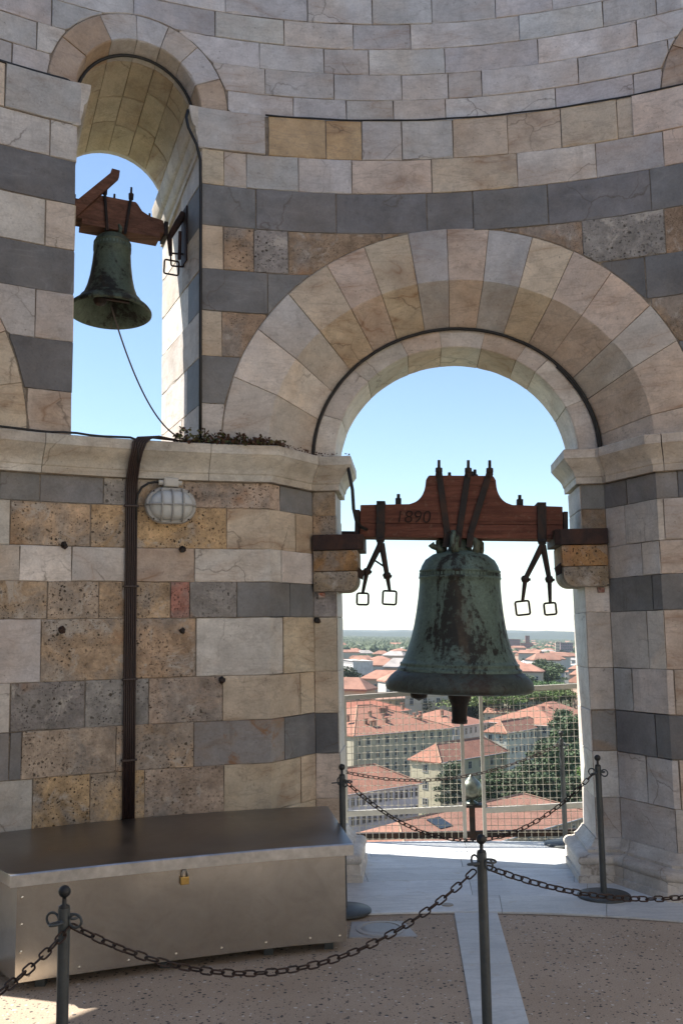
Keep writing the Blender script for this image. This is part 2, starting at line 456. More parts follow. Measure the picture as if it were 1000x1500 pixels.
def low_arch(phi):
    z = -9
    for pa in ARCHES[:3]:
        dphi = phi - pa
        if abs(dphi) > 1: continue
        t = R * sin(dphi)
        if abs(t) < EXT[0] + 0.004: z = max(z, ZC + (EXT[1] + 0.004) * sqrt(max(0, 1 - (t / (EXT[0] + 0.004)) ** 2)))
    return z
WX = 0.635
def low_win(phi):
    z = -9
    for pa in WINS[:2]:
        t = R * sin(phi - pa)
        if abs(t) < WX + 0.004: z = max(z, ZA + (WX + 0.004) * sqrt(max(0, 1 - (t / (WX + 0.004)) ** 2)))
    return z

def stone(path, s0, s1, z0, z1, kind, low=None, parent=None, name='stone', gap=None, bev=0.0035, depth=None, rough=1.0, color=None):
    if s1 < s0: s0, s1 = s1, s0
    if gap is None: gap = random.choice((0.0005, 0.0007, 0.001, 0.0015, 0.003))
    s0 += gap; s1 -= gap; z0 += gap; z1 -= gap
    if s1 - s0 < 0.02: return None
    minh = 2.6 * bev
    if low:
        N = 60; qs = [s0 + (s1 - s0) * i / N for i in range(N + 1)]
        ok = [q for q in qs if z1 - max(z0, low(up_phi(path, q))) > minh]
        if len(ok) < 3: return None
        s0, s1 = ok[0], ok[-1]
        if s1 - s0 < 0.03: return None
    n = max(2, int((s1 - s0) / 0.1) + 1)
    if low and low(up_phi(path, s0)) > z0 or low and low(up_phi(path, s1)) > z0 or low and low(up_phi(path, (s0 + s1) / 2)) > z0: n = max(n, 12)
    fr = [i / n for i in range(n + 1)]
    for b in path.brk:
        if s0 + 0.02 < b < s1 - 0.02:
            k = (b - s0) / (s1 - s0); i = min(range(1, n), key=lambda j: abs(fr[j] - k)) if n > 1 else 1
            fr[i] = k
    fr.sort()
    d0 = random.uniform(-0.004, 0.003) if depth is None else depth
    tl = random.uniform(-0.002, 0.002)
    J = 0.0022 * rough
    def rj(a=J): return random.uniform(-a, a)
    mb = MB(); ob, ot, ib, it, bb, bt = [], [], [], [], [], []
    nn = len(fr) - 1
    for i, k in enumerate(fr):
        so = s0 + (s1 - s0) * k; si = s0 + bev + (s1 - s0 - 2 * bev) * k
        onb = any(abs(so - b) < 1e-6 for b in path.brk)
        if onb: si = so
        lz = max(z0, low(up_phi(path, so))) if low else z0
        li = max(z0, low(up_phi(path, si))) if low else z0
        e = 0 if onb or 0 < i < nn else 1
        chip = random.random() < (0.25 if i in (0, nn) else 0.09) * rough
        cz = random.uniform(0.004, 0.02) if chip else 0
        jo = rj() * e
        ob.append(path.P(so + jo, lz + rj(), d0 + 0.005)); ot.append(path.P(so + jo, z1 + rj(), d0 + 0.005))
        ib.append(path.P(si, li + bev + rj() + cz, d0 + tl)); it.append(path.P(si, z1 - bev + rj() - (cz if random.random() < .5 else 0), d0 - tl))
        bb.append(path.P(so, lz, 0.05)); bt.append(path.P(so, z1, 0.05))
    mb.grid([bb, ob, ib, it, ot, bt])
    n1 = nn + 1
    for i in (0, nn):
        mb.f.append(tuple(j * n1 + i for j in range(6)))
    m, c = KIND[kind]
    return obj(name, mb, m, parent or wall, color=color or jit(c, 0.13))

def course(path, z0, z1, xs, kinds, low=None, **kw):
    """xs are photo columns of the joints, read at the mid height of the course"""
    zm = (z0 + z1) / 2
    qs = [path.px(x, zm) if not isinstance(x, tuple) else x[0] for x in xs]
    for a, b, k in zip(qs, qs[1:], kinds):
        if k == '-': continue
        stone(path, a, b, z0, z1, k, low, **kw)
def fill(path, s0, s1, z0, z1, kinds, low=None, w=(0.35, 0.8), **kw):
    q = s0
    while q < s1 - 0.05:
        e = q + random.uniform(*w)
        if s1 - e < 0.25: e = s1
        stone(path, q, e, z0, z1, random.choice(kinds), low, **kw); q = e
def q_of_phi(path, a): 
    return (a - radians(-47)) * (R if path is UP else R + 0.02)

# upper drum, above the string line
ub = [5.56, 5.735, 5.942, 6.147, 6.353, 6.56, 6.765, 6.97, 7.18]
KU = 'UUGUUWHUU'
joints = {0: [576, 652, 813], 1: [588, 656, 705, 846], 2: [380, 474, 540, 651, 787, 932], 3: [416, 517, 601, 760, 882, 960], 4: [330, 450, 545, 632, 725, 808, 935]}
for i in range(len(ub) - 1):
    zm = (ub[i] + ub[i + 1]) / 2
    js = [UPD.px(x, zm) for x in joints.get(i, [])]
    q0 = 0.2
    qL = UPD.px(310 if i < 2 else 0, zm) if js else None
    seq = [q0]
    stop = js[0] if js else UPD.s[-1] - 0.2
    while seq[-1] < stop - 0.75: seq.append(seq[-1] + random.uniform(0.38, 0.68))
    if js: seq += js
    while seq[-1] < UPD.s[-1] - 0.6: seq.append(seq[-1] + random.uniform(0.4, 0.7))
    for a, b in zip(seq, seq[1:]):
        k = random.choice(KU); col = None
        if i == 3 and js and abs(a - UPD.px(760, zm)) < 0.01: k, col = 'V', (0.62, 0.61, 0.58)
        mid = up_phi(UPD, (a + b) / 2)
        # a stone that spans the window ring is split into what lies left and right of it
        done = False
        for pw in WINS[:2]:
            qa, qb = (pw + 0 - radians(-47)) * (R + .02), 0
            if a < qa < b and low_win(pw) > ub[i + 1]:
                stone(UPD, a, qa, ub[i], ub[i + 1], k, low_win, color=col); stone(UPD, qa, b, ub[i], ub[i + 1], k, low_win, color=col); done = True
        if not done: stone(UPD, a, b, ub[i], ub[i + 1], k, low_win, color=col)

# courses between the string line and the lower cornice
zz = [5.56, 5.25, 4.985, 4.675, 4.35, 4.04, 3.71, 3.365, 3.06]
def Z(i): return zz[i], zz[i - 1]
WL = (q_of_phi(UP, PW - math.asin(WR / R)),); WRt = (q_of_phi(UP, PW + math.asin(WR / R)),)
W2L = (q_of_phi(UP, PW2 - math.asin(WR / R)),)
L0 = (q_of_phi(UP, radians(-45)),); LA = (q_of_phi(UP, radians(-39.5)),); R9 = W2L; RE = (q_of_phi(UP, radians(45)),)
course(UP, *Z(1), [L0, LA, 8], 'WB')
course(UP, *Z(1), [393, 477, 530, 588, 663, 743, 821, 903, 993, R9], 'OOGGBBBBK')
course(UP, *Z(2), [L0, LA, 74, WL], 'WWG')
course(UP, *Z(2), [WRt, 328, 361, 437, 515, 632, 757, 872, 971, R9], 'BWHGKBWHK')
course(UP, *Z(3), [L0, LA, WL], 'DD')
course(UP, *Z(3), [WRt, 375, 492, 625, 692, 802, 952, R9], 'EEDEEED')
course(UP, *Z(4), [L0, LA, 67, WL], 'WWK', low_arch)
course(UP, *Z(4), [WRt, 327, 372, 422, 560, 660, 760, 853, 973, R9], 'BTPNNNNPN', low_arch)
course(UP, *Z(5), [L0, LA, WL], 'DD', low_arch)
course(UP, *Z(5), [WRt, 392, 470, 660, 800, 945, R9], 'EEEEDD', low_arch)
course(UP, *Z(6), [L0, LA, 52, WL], 'WGG', low_arch)
course(UP, *Z(6), [WRt, 325, 450, 660, 955, R9], 'BNNNN', low_arch)
course(UP, *Z(7), [L0, LA, WL], 'DD', low_arch)
course(UP, *Z(7), [WRt, 420, 660, 960, R9], 'EDEE', low_arch)
course(UP, *Z(8), [L0, 40, WL], 'KK', low_arch)
course(UP, *Z(8), [WRt, 420, 660, 960, R9], 'WWKK', low_arch)

# courses below the cornice, left pier (they wrap over the arris, the splay and the pilaster)
lz = [2.806, 2.625, 2.34, 2.112, 1.868, 1.471, 1.171, 0.879, 0.56, 0.25, 0.0]
def ZL(i): return lz[i], lz[i - 1]
L00 = (0.1,); JE = (LP.brk[2],); LEND = (LP.s[-1],); LCO = (LP.brk[1],)
def lcourse(i, xs, ks): course(LP, *ZL(i), [L00] + xs, ks)
lcourse(1, [0, 59, 152, 188, 270, 410, LCO, JE, LEND], 'EEEPTQENW')
lcourse(2, [15, 133, 190, 332, 433, LCO, JE, LEND], 'WTYYBBTW')
lcourse(3, [29, 105, 190, 285, 412, LCO, JE, LEND], 'WVVKVWTW')
lcourse(4, [70, 145, 250, 278, 347, 425, LCO, JE, LEND], 'TQTXPEEPG')
lcourse(5, [60, 182, 287, 415, LCO, JE, LEND], 'GTTVBBW')
lcourse(6, [15, 125, 218, 326, 440, LCO, JE, LEND], 'WPPQBBBW')
lcourse(7, [14, 32, 170, 284, 417, LCO, JE, LEND], 'EEQTREDG')
lcourse(8, [48, 132, 212, 328, 441, LCO, JE, LEND], 'GYYQBBKW')
lcourse(9, [60, 170, 250, 350, LCO, JE, LEND], 'GYTQBKW')
lcourse(10, [100, 240, 380, LCO, JE, LEND], 'GTQBKW')
# right pier
R00 = (0.1,); RJ = (RP.brk[2],); REND = (RP.s[-1],); RCO = (RP.brk[1],); RAR = (RP.brk[0],)
def rcourse(i, xs, ks): course(RP, *ZL(i), [REND, RJ, RCO] + xs + [R00], ks)
rcourse(1, [917, 992], 'WEEED')
rcourse(2, [915, 972], 'WNGWG')
rcourse(3, [940, RAR], 'WTGGK')
rcourse(4, [955], 'WWEEE'[:4])
rcourse(5, [948, RAR], 'WWWWK')
rcourse(6, [926, 988], 'WGHWK')
rcourse(7, [960], 'WREDD'[:4])
rcourse(8, [947, 995], 'WGGGK')
rcourse(9, [990], 'WGGG')
rcourse(10, [], 'WGG')

# window jambs (right one shows)
def jamb_path(pa, side):
    yk_ = sqrt(R * R - WR * WR)
    a = axis_pt(pa, side * WR, yk_, 0); b = axis_pt(pa, side * WR, 5.98, 0)
    n = (cos(pa) * side, -sin(pa) * side); return Path([xy(a), xy(b)], [n, n])
for pa in WINS[:2]:
    for side in (-1, 1):
        JP = jamb_path(pa, side); S = JP.s[-1]
        ks = ['WB', 'GK', 'DD', 'BW', 'ED', 'WG', 'DE', 'WW']
        for i in range(1, 9):
            z0, z1 = Z(i)
            if i == 1: z1 = WZ_OUT - 0.02; 
            if z1 - z0 < 0.03: continue
            a = S * random.uniform(0.3, 0.5)
            kk = ks[i - 1]
            stone(JP, 0.0, a, z0, z1, kk[0]); stone(JP, a, S, z0, z1, 'V' if kk[1] in 'DE' else kk[1])

# ------------------------------------------------------------------ arch rings
def cyl_y(t, rad=R): return sqrt(rad * rad - t * t)
def voussoir(pa, th0, th1, sec, zc, kind, name='voussoir', gap=0.0012, bev=0.003, color=None):
    """sec: list of (rt, rz, Y or None for the cylinder, dY, dz) going round the cross-section"""
    rm = (sec[1][0] + sec[2][0]) / 2
    g = gap / rm; b = bev / rm
    n = max(2, int((th1 - th0) / 0.07) + 1)
    ths = [th0 + g, th0 + g + b] + [th0 + g + b + (th1 - th0 - 2 * g - 2 * b) * i / n for i in range(1, n)] + [th1 - g - b, th1 - g]
    d0 = random.uniform(-0.003, 0.003)
    rows = []
    for i, th in enumerate(ths):
        end = i in (0, len(ths) - 1); row = []
        for j, (rt, rz, Y, dY, dz) in enumerate(sec):
            t = rt * cos(th); z = zc + rz * sin(th) + dz
            y = (cyl_y(t) if Y is None else Y) + dY + d0
            if end and 0 < j < len(sec) - 1:
                y += 0.006 if Y is None else 0.0
                k = 0.006
                t += k * cos(th) * (1 if j > 1 else 0); z += k * sin(th) * (1 if j > 1 else 0)
            jj = 0.0015
            row.append(axis_pt(pa, t + random.uniform(-jj, jj), y + random.uniform(-jj, jj), z + random.uniform(-jj, jj)))
        rows.append(row)
    mb = MB(); mb.grid(rows, False, True); m = len(sec)
    mb.f.append(tuple(range(m))); mb.f.append(tuple((len(rows) - 1) * m + j for j in range(m - 1, -1, -1)))
    mm, c = KIND[kind]
    o = obj(name, mb, mm, wall, color=color or jit(c, 0.09)); return o
bv = 0.008
BIGSEC = [(EXT[0], EXT[1], None, 0.05, 0), (EXT[0], EXT[1], None, 0.007, 0), (EXT[0] - bv, EXT[1] - bv, None, -0.001, 0),
          (ARR[0] + bv, ARR[1] + bv, None, -0.001, 0), (ARR[0] - 0.002, ARR[1] - 0.002, None, bv, 0),
          (COR[0], COR[1], YC - 0.006, 0, 0), (COR[0] + 0.08, COR[1] + 0.08, YC + 0.05, 0, 0)]
SECSEC = [(COR[0] + 0.05, COR[1] + 0.05, YC + 0.05, 0, 0), (COR[0] - 0.001, COR[1] - 0.001, YC, 0, 0), (INT[0] + bv, INT[1] + bv, YC, 0, 0),
          (INT[0], INT[1], YC + bv, 0, 0), (INT[0], INT[1], YB - bv, 0, 0), (INT[0] + bv, INT[1] + bv, YB + 0.003, 0, 0), (COR[0] + .05, COR[1] + .05, YB + 0.003, 0, 0)]
# joint columns read on the photographed front arris
def arris_theta(u):
    best = None
    for i in range(1801):
        th = pi * i / 1800
        t = ARR[0] * cos(th); p = proj(A(t, cyl_y(t), ZC + ARR[1] * sin(th)))
        e = abs(p[0] - u)
        if best is None or e < best[0]: best = (e, th)
    return best[1]
thR = [0.0] + [arris_theta(u) for u in (952, 925, 895, 851, 807, 759, 707, 657, 611, 559, 515, 470, 435, 407, 392)] + [pi]
thR = sorted(thR)
cl = [t for i, t in enumerate(thR) if i == 0 or t - thR[i - 1] > 0.06]
if pi - cl[-2] < 0.07: cl.pop(-2)
kk = 'KKWKKBHKHBKBGVWV'
for i, (a, b) in enumerate(zip(cl, cl[1:])):
    voussoir(PA, a, b, BIGSEC, ZC, kk[i % len(kk)])
th2 = [0, 0.42, 0.83, 1.02, 1.33, 1.66, 1.95, 2.36, 2.78, pi]
for i, (a, b) in enumerate(zip(th2, th2[1:])):
    voussoir(PA, a, b, SECSEC, ZC, 'WVWKVKWWV'[i])
for pa in ARCHES[1:3]:
    ths = [pi * i / 15 for i in range(16)]
    for a, b in zip(ths, ths[1:]): voussoir(pa, a, b, BIGSEC, ZC, random.choice('KBWKG'))
# window rings and their sloping barrel
def wsec(y0, y1, front):
    f = (WZ_OUT - ZA) / (5.95 - 4.75)
    def dz(y): return max(0, y - 4.75) * f
    if front:
        return [(WX, WX, None, 0.05, 0), (WX, WX, None, 0.02 + 0.006, 0), (WX - bv, WX - bv, None, 0.019, 0), (WR + bv, WR + bv, None, 0.019, 0),
                (WR, WR, None, 0.03, 0), (WR, WR, 4.75 + 0.22, 0, dz(4.97)), (WR + 0.06, WR + 0.06, 4.97, 0, dz(4.97))]
    return [(WR + .05, WR + .05, y0 + .004, 0, dz(y0)), (WR + 0.006, WR + 0.006, y0 + .004, 0, dz(y0)), (WR, WR, y0 + .012, 0, dz(y0)), (WR, WR, y1 - .012, 0, dz(y1)),
            (WR + .006, WR + .006, y1 - .004, 0, dz(y1)), (WR + .05, WR + .05, y1 - .004, 0, dz(y1))]
for pa in WINS[:2]:
    ths = [0, 0.42, 0.86, 1.24, 1.62, 2.05, 2.6, pi]
    for i, (a, b) in enumerate(zip(ths, ths[1:])):
        voussoir(pa, a, b, wsec(0, 0, True), ZA, 'KUWUUUK'[i], color=None if i not in (0, 5, 6) else jit((0.52, 0.40, 0.30), .06))
        ys = [4.975, 5.0 + random.uniform(.18, .34), 5.62 + random.uniform(-.1, .08), 5.97]
        for y0, y1 in zip(ys, ys[1:]): voussoir(pa, a, b, wsec(y0, y1, False), ZA, 'B' if random.random() < .65 else 'W', name='soffit_stone', color=jit((0.54, 0.47, 0.36), .08))

# ------------------------------------------------------------------ mouldings
def sweep(path_pts, prof, close=True):
    """path_pts: list of (pos2d, n2d into wall); prof: list of (proj out of wall, z)"""
    rows = []
    for p, n in path_pts:
        rows.append([Vector((p[0] - n[0] * d, p[1] - n[1] * d, z)) for d, z in prof])
    mb = MB(); mb.grid(rows, False, True); m = len(prof)
    mb.f.append(tuple(range(m))); mb.f.append(tuple((len(rows) - 1) * m + j for j in range(m - 1, -1, -1)))
    return mb
def path_piece(path, s0, s1, step=0.12):
    qs = {s0, s1} | {b for b in path.brk if s0 < b < s1}
    n = max(1, int((s1 - s0) / step))
    qs |= {s0 + (s1 - s0) * i / n for i in range(n + 1)}
    qs = sorted(qs); out = [qs[0]]
    for q in qs[1:]:
        if q - out[-1] > 0.012 or q in path.brk or q == s1:
            if q - out[-1] <= 0.012 and out[-1] not in path.brk and len(out) > 1: out.pop()
            out.append(q)
    return [(tuple(path.at(q)[0]), tuple(path.at(q)[1])) for q in out]
def cyma(d0, z0, d1, z1, n=8):
    r = []
    for i in range(n + 1):
        k = i / n; r.append((d0 + (d1 - d0) * (k * k * (3 - 2 * k) * 0.55 + k ** 2.2 * 0.45), z0 + (z1 - z0) * k))
    return r
CB = 2.812
cprof = [(-0.04, CB), (0.03, CB), (0.033, CB + 0.045), (0.04, CB + 0.05)] + cyma(0.042, CB + 0.055, 0.118, CB + 0.165) + [(0.122, CB + 0.172), (0.128, CB + 0.176), (0.128, CB + 0.238), (0.12, CB + 0.243), (-0.04, CB + 0.243)]
lq = [0.1] + [LP.px(x, 2.93) for x in (60, 305)] + [LP.brk[1] - 0.03, LP.s[-1]]
for a, b in zip(lq, lq[1:]):
    obj('cornice_block', sweep(path_piece(LP, a + 0.002, b - 0.002), cprof), 'cornice', tower, color=jit((0.66, 0.635, 0.57), 0.06), smooth='auto')
rq = [0.1, RP.brk[0] - 0.75, RP.brk[0] - 0.06, RP.brk[1] - 0.04, RP.s[-1]]
for a, b in zip(rq, rq[1:]):
    obj('cornice_block', sweep(path_piece(RP, a + 0.002, b - 0.002), cprof), 'cornice', tower, color=jit((0.66, 0.62, 0.57), 0.06), smooth='auto')
# plinth
def arcp(cx, cz, r, a0, a1, n=6): return [(cx + r * cos(radians(a0 + (a1 - a0) * i / n)), cz + r * sin(radians(a0 + (a1 - a0) * i / n))) for i in range(n + 1)]
pprof = [(-0.03, 0.006), (0.16, 0.006), (0.16, 0.075), (0.145, 0.08), (0.145, 0.145)] + arcp(0.105, 0.205, 0.052, -50, 105, 8) + [(0.075, 0.262), (0.075, 0.285)] + [(0.06, 0.292), (0.045, 0.31), (0.03, 0.335), (0.018, 0.355), (0.012, 0.37), (-0.03, 0.37)]
pprof = [(d_, 0.006 + (z_ - 0.006) * 0.76) for d_, z_ in pprof]
for P_, qs in ((LP, [LP.brk[0] - 2.2, LP.brk[0] - 0.9, LP.brk[1] - 0.12, LP.s[-1]]), (RP, [RP.brk[0] - 2.2, RP.brk[0] - 0.7, RP.brk[0] - .28, RP.brk[1] - 0.1, RP.s[-1]])):
    for i, (a, b) in enumerate(zip(qs, qs[1:])):
        obj('plinth_block', sweep(path_piece(P_, a + 0.002, b - 0.002), pprof), 'cornice', tower, color=jit((0.66, 0.63, 0.59), 0.06), smooth='auto')
# window imposts
iprof = [(0, 0), (0.02, 0.0), (0.022, 0.05), (0.035, 0.06), (0.05, 0.11), (0.055, 0.16), (0.07, 0.17), (0.085, 0.2), (0.10, 0.26), (0.105, 0.315), (0, 0.315)]
f_ = (WZ_OUT - ZA) / (5.95 - 4.75)
for pa in WINS[:2]:
    for side in (-1, 1):
        ysteps = [sqrt(R * R - WR * WR) - 0.012, 5.12, 5.42, 5.7, 5.98]
        for k, (y0, y1) in enumerate(zip(ysteps, ysteps[1:])):
            rows = []
            for y in (y0 + .002, y1 - .002):
                dz = max(0, y - 4.75) * f_
                rows.append([axis_pt(pa, side * (WR + 0.03 - (d + 0.03 if d > 0 else 0) * 0.9), y, ZA - 0.315 + z + dz) for d, z in iprof])
            mb = MB(); mb.grid(rows, False, True); m = len(iprof)
            mb.f.append(tuple(range(m))); mb.f.append(tuple(m + j for j in range(m - 1, -1, -1)))
            obj('impost_block', mb, 'cornice', tower, color=jit((0.66, 0.62, 0.55), 0.07), smooth='auto')
# the impost faces on the wall (big veined blocks either side of the window)
stone(UP, UP.px(8, 5.4), WL[0] + 0.03, *Z(1), 'G', depth=-0.012); stone(UP, WRt[0] - 0.03, UP.px(388.5, 5.4), *Z(1), 'G', depth=-0.014)
stone(UP, W2L[0] - 0.4, W2L[0] + 0.02, *Z(1), 'K', depth=-0.008)
# ------------------------------------------------------------------ metals, wood and the other materials
def mat_bronze(name, base=(0.13, 0.185, 0.155), dark=(0.022, 0.02, 0.017), rustc=(0.12, 0.085, 0.055)):
    t = NT(name); v, oi = t.coords()
    st = t.n('Mapping'); st.inputs['Scale'].default_value = (1.0, 1.0, 0.32); t.put(st.inputs['Vector'], v); vs = st.outputs[0]
    n1 = t.noise(vs, 4.5, 7, 0.68, 0.6); n2 = t.noise(v, 26, 5, 0.65); n3 = t.noise(v, 90, 3, 0.6); n4 = t.noise(vs, 2.2, 4, 0.6, 0.8)
    c = t.mix(t.ramp(n2, [(0.3, 0.0), (0.72, 1.0)]), tuple(x * 0.62 for x in base), tuple(x * 1.45 for x in base))
    c = t.mix(t.ramp(t.math('ADD', t.math('MULTIPLY', n1, 0.72), t.math('MULTIPLY', n2, 0.34)), [(0.53, 0.0), (0.6, 0.95)]), c, dark)
    c = t.mix(t.ramp(n4, [(0.6, 0.0), (0.75, 0.6)]), c, rustc)
    c = t.mix(0.6, c, t.ramp(n3, [(0.3, 0.7), (0.7, 1.2)]), 'MULTIPLY')
    return t.done(c, t.ramp(n2, [(0.3, 0.5), (0.7, 0.78)]), 0.25, t.bump(t.math('ADD', n2, t.math('MULTIPLY', n3, 0.5)), 0.35, 0.004), 0.4)
M['bronze'] = mat_bronze('green_bronze')
M['bronze2'] = mat_bronze('green_black_bronze', (0.10, 0.13, 0.095), (0.022, 0.02, 0.016), (0.13, 0.065, 0.03))
M['bronze_lip'] = mat_bronze('worn_bronze_lip', (0.07, 0.085, 0.075), (0.05, 0.04, 0.034), (0.14, 0.06, 0.03))
def mat_wood(name, col, axis=(0.6, 6, 9)):
    t = NT(name); v, oi = t.coords()
    st = t.n('Mapping'); st.inputs['Scale'].default_value = axis; t.put(st.inputs['Vector'], v); vs = st.outputs[0]
    n1 = t.noise(vs, 3, 6, 0.7, 0.3); n2 = t.noise(vs, 12, 4, 0.6); n3 = t.noise(v, 30, 4, 0.6)
    c = t.mix(t.ramp(n1, [(0.3, 0.0), (0.7, 1.0)]), tuple(x * 0.45 for x in col), tuple(x * 1.4 for x in col))
    c = t.mix(t.ramp(n2, [(0.62, 0.0), (0.7, 0.7)]), c, tuple(x * 0.2 for x in col))
    c = t.mix(t.ramp(n3, [(0.58, 0.0), (0.72, 0.5)]), c, (0.2, 0.13, 0.09))
    return t.done(c, 0.8, 0, t.bump(t.math('ADD', n1, n2), 0.6, 0.006), 0.2)
M['wood'] = mat_wood('old_red_brown_wood', (0.145, 0.058, 0.04))
M['wood2'] = mat_wood('weathered_brown_wood', (0.16, 0.08, 0.055))
M['iron'] = mat_simple('black_wrought_iron', (0.022, 0.018, 0.017), 0.7, 0.2, 0.4, 20, 0.5, 0.003, (0.05, 0.025, 0.016))
M['rustiron'] = mat_simple('rusty_iron', (0.035, 0.02, 0.018), 0.75, 0.15, 0.4, 18, 0.5, 0.003, (0.065, 0.028, 0.018))
M['chain'] = mat_simple('rusty_chain_iron', (0.045, 0.026, 0.02), 0.65, 0.35, 0.4, 25, 0.4, 0.002, (0.03, 0.025, 0.024))
M['post'] = mat_simple('grey_painted_post', (0.075, 0.083, 0.085), 0.5, 0.35, 0.2, 20, 0.15, 0.001)
M['postball'] = mat_simple('black_painted_ball', (0.02, 0.021, 0.022), 0.45, 0.2, 0.25, 20, 0.1, 0.001)
M['cablem'] = mat_simple('dark_brown_cable_sheath', (0.035, 0.02, 0.018), 0.5, 0, 0.2, 14, 0.1, 0.001)
M['blackcable'] = mat_simple('black_rubber_cable', (0.015, 0.015, 0.015), 0.55, 0, 0.2, 14, 0.1, 0.001)
M['lampgrey'] = mat_simple('grey_cast_lamp_housing', (0.40, 0.40, 0.39), 0.5, 0.1, 0.15, 25, 0.1, 0.001)
M['lampbox'] = mat_simple('white_junction_box', (0.55, 0.54, 0.50), 0.5, 0, 0.1, 25, 0.1, 0.001)
M['brass'] = mat_simple('brass', (0.55, 0.36, 0.12), 0.35, 0.9, 0.2, 30, 0.1, 0.001)
M['shackle'] = mat_simple('steel_shackle', (0.4, 0.4, 0.4), 0.3, 0.9, 0.1, 30, 0.1, 0.001)
M['fencepaint'] = mat_simple('cream_painted_steel', (0.44, 0.42, 0.36), 0.5, 0.1, 0.12, 10, 0.1, 0.001)
M['wire'] = mat_simple('galvanised_wire', (0.36, 0.34, 0.28), 0.5, 0.3, 0.12, 10, 0.05, 0.001)
M['gold_ball'] = mat_simple('patinated_bronze_ball', (0.17, 0.19, 0.16), 0.38, 0.75, 0.4, 9, 0.2, 0.003, (0.05, 0.06, 0.05))
t = NT('lamp_glass'); v, oi = t.coords(); n1 = t.noise(v, 25, 3)
M['lampglass'] = t.done(t.ramp(n1, [(0.3, (0.50, 0.53, 0.53)), (0.7, (0.58, 0.6, 0.6))]), 0.22, 0, None, 0.5)
t = NT('brushed_steel'); v, oi = t.coords(False)
st = t.n('Mapping'); st.inputs['Scale'].default_value = (1.2, 1.2, 30); t.put(st.inputs['Vector'], v)
n1 = t.noise(st.outputs[0], 14, 4, 0.6); n2 = t.noise(v, 2.6, 5, 0.55, 0.5); n3 = t.noise(v, 60, 3, 0.6); n4 = t.noise(v, 1.3, 2, 0.4)
sw = t.noise(v, 5.0, 6, 0.7, 2.2)
c = t.mix(t.ramp(n2, [(0.3, 0.0), (0.75, 1.0)]), (0.50, 0.47, 0.42), (0.60, 0.57, 0.52))
c = t.mix(0.5, c, t.ramp(n3, [(0.3, 0.93), (0.7, 1.05)]), 'MULTIPLY')
c = t.mix(t.ramp(sw, [(0.45, 0.0), (0.75, 0.5)]), c, (0.40, 0.36, 0.31))
nb = t.bump(n1, 0.05, 0.001); nb = t.bump(n4, 0.35, 0.03, nb)
M['steel'] = t.done(c, t.math('ADD', t.ramp(n2, [(0.2, 0.17), (0.8, 0.26)]), t.math('MULTIPLY', sw, 0.04)), 0.96, nb)
t = NT('brushed_steel_lid'); v, oi = t.coords(False); n2 = t.noise(v, 3, 6, 0.65, 0.6); n3 = t.noise(v, 16, 5, 0.6)
c = t.mix(t.ramp(n2, [(0.3, 0.0), (0.75, 1.0)]), (0.22, 0.2, 0.185), (0.3, 0.285, 0.27))
M['steel_lid'] = t.done(c, t.math('ADD', t.ramp(n2, [(0.3, 0.22), (0.7, 0.34)]), t.math('MULTIPLY', n3, 0.12)), 0.95, t.bump(n2, 0.15, 0.004))
# pebble floor
t = NT('pebble_floor'); v, oi = t.coords(False)
n1 = t.noise(v, 1.4, 6, 0.6); n2 = t.noise(v, 22, 4, 0.6); n3 = t.noise(v, 130, 2, 0.6)
c = t.mix(t.ramp(n1, [(0.3, 0.0), (0.7, 1.0)]), (0.36, 0.285, 0.215), (0.45, 0.365, 0.285))
c = t.mix(0.8, c, t.ramp(n3, [(0.3, 0.75), (0.7, 1.2)]), 'MULTIPLY')
wv = t.n('VectorMath', operation='ADD'); t.put(wv.inputs[0], v)
nw = t.n('TexNoise'); t.put(nw.inputs['Vector'], v); nw.inputs['Scale'].default_value = 30
wsc = t.n('VectorMath', operation='SCALE'); t.put(wsc.inputs[0], nw.outputs['Color']); wsc.inputs['Scale'].default_value = 0.02; t.put(wv.inputs[1], wsc.outputs[0])
for sc_, th, hi in ((33, 0.26, 0.66), (62, 0.26, 0.66)):
    vo = t.n('TexVoronoi'); t.put(vo.inputs['Vector'], wv.outputs[0]); vo.inputs['Scale'].default_value = sc_
    inside = t.ramp(vo.outputs['Distance'], [(th, 1.0), (th + 0.06, 0.0)])
    sep = t.n('SeparateColor'); t.put(sep.inputs[0], vo.outputs['Color'])
    pick = t.ramp(sep.outputs[0], [(hi, 0.0), (hi + 0.02, 1.0)])
    pc = t.ramp(sep.outputs[1], [(0.0, (0.05, 0.05, 0.055)), (0.62, (0.09, 0.085, 0.085)), (0.7, (0.3, 0.28, 0.26)), (0.93, (0.62, 0.58, 0.53))])
    c = t.mix(t.math('MULTIPLY', inside, pick), c, pc)
M['pebble'] = t.done(c, 0.8, 0, t.bump(t.math('ADD', n2, n3), 0.4, 0.004), 0.25)
t = NT('floor_marble'); v, oi = t.coords()
n1 = t.noise(v, 1.6, 6, 0.62, 0.7); n2 = t.noise(v, 9, 5, 0.6); n3 = t.noise(v, 60, 3)
sx = t.n('Mapping'); sx.inputs['Scale'].default_value = (0.5, 2.2, 1); t.put(sx.inputs['Vector'], v)
nv = t.noise(sx.outputs[0], 2.4, 5, 0.6, 1.2)
c = t.mix(1.0, oi.outputs['Color'], t.ramp(n1, [(0.3, 0.8), (0.7, 1.08)]), 'MULTIPLY')
c = t.mix(t.ramp(t.math('ABSOLUTE', t.math('SUBTRACT', nv, 0.5)), [(0.0, 0.35), (0.05, 0.0)]), c, (0.34, 0.37, 0.40))
c = t.mix(t.ramp(n2, [(0.62, 0.0), (0.75, 0.45)]), c, (0.38, 0.30, 0.19))
c = t.mix(0.5, c, t.ramp(n3, [(0.3, 0.85), (0.7, 1.08)]), 'MULTIPLY')
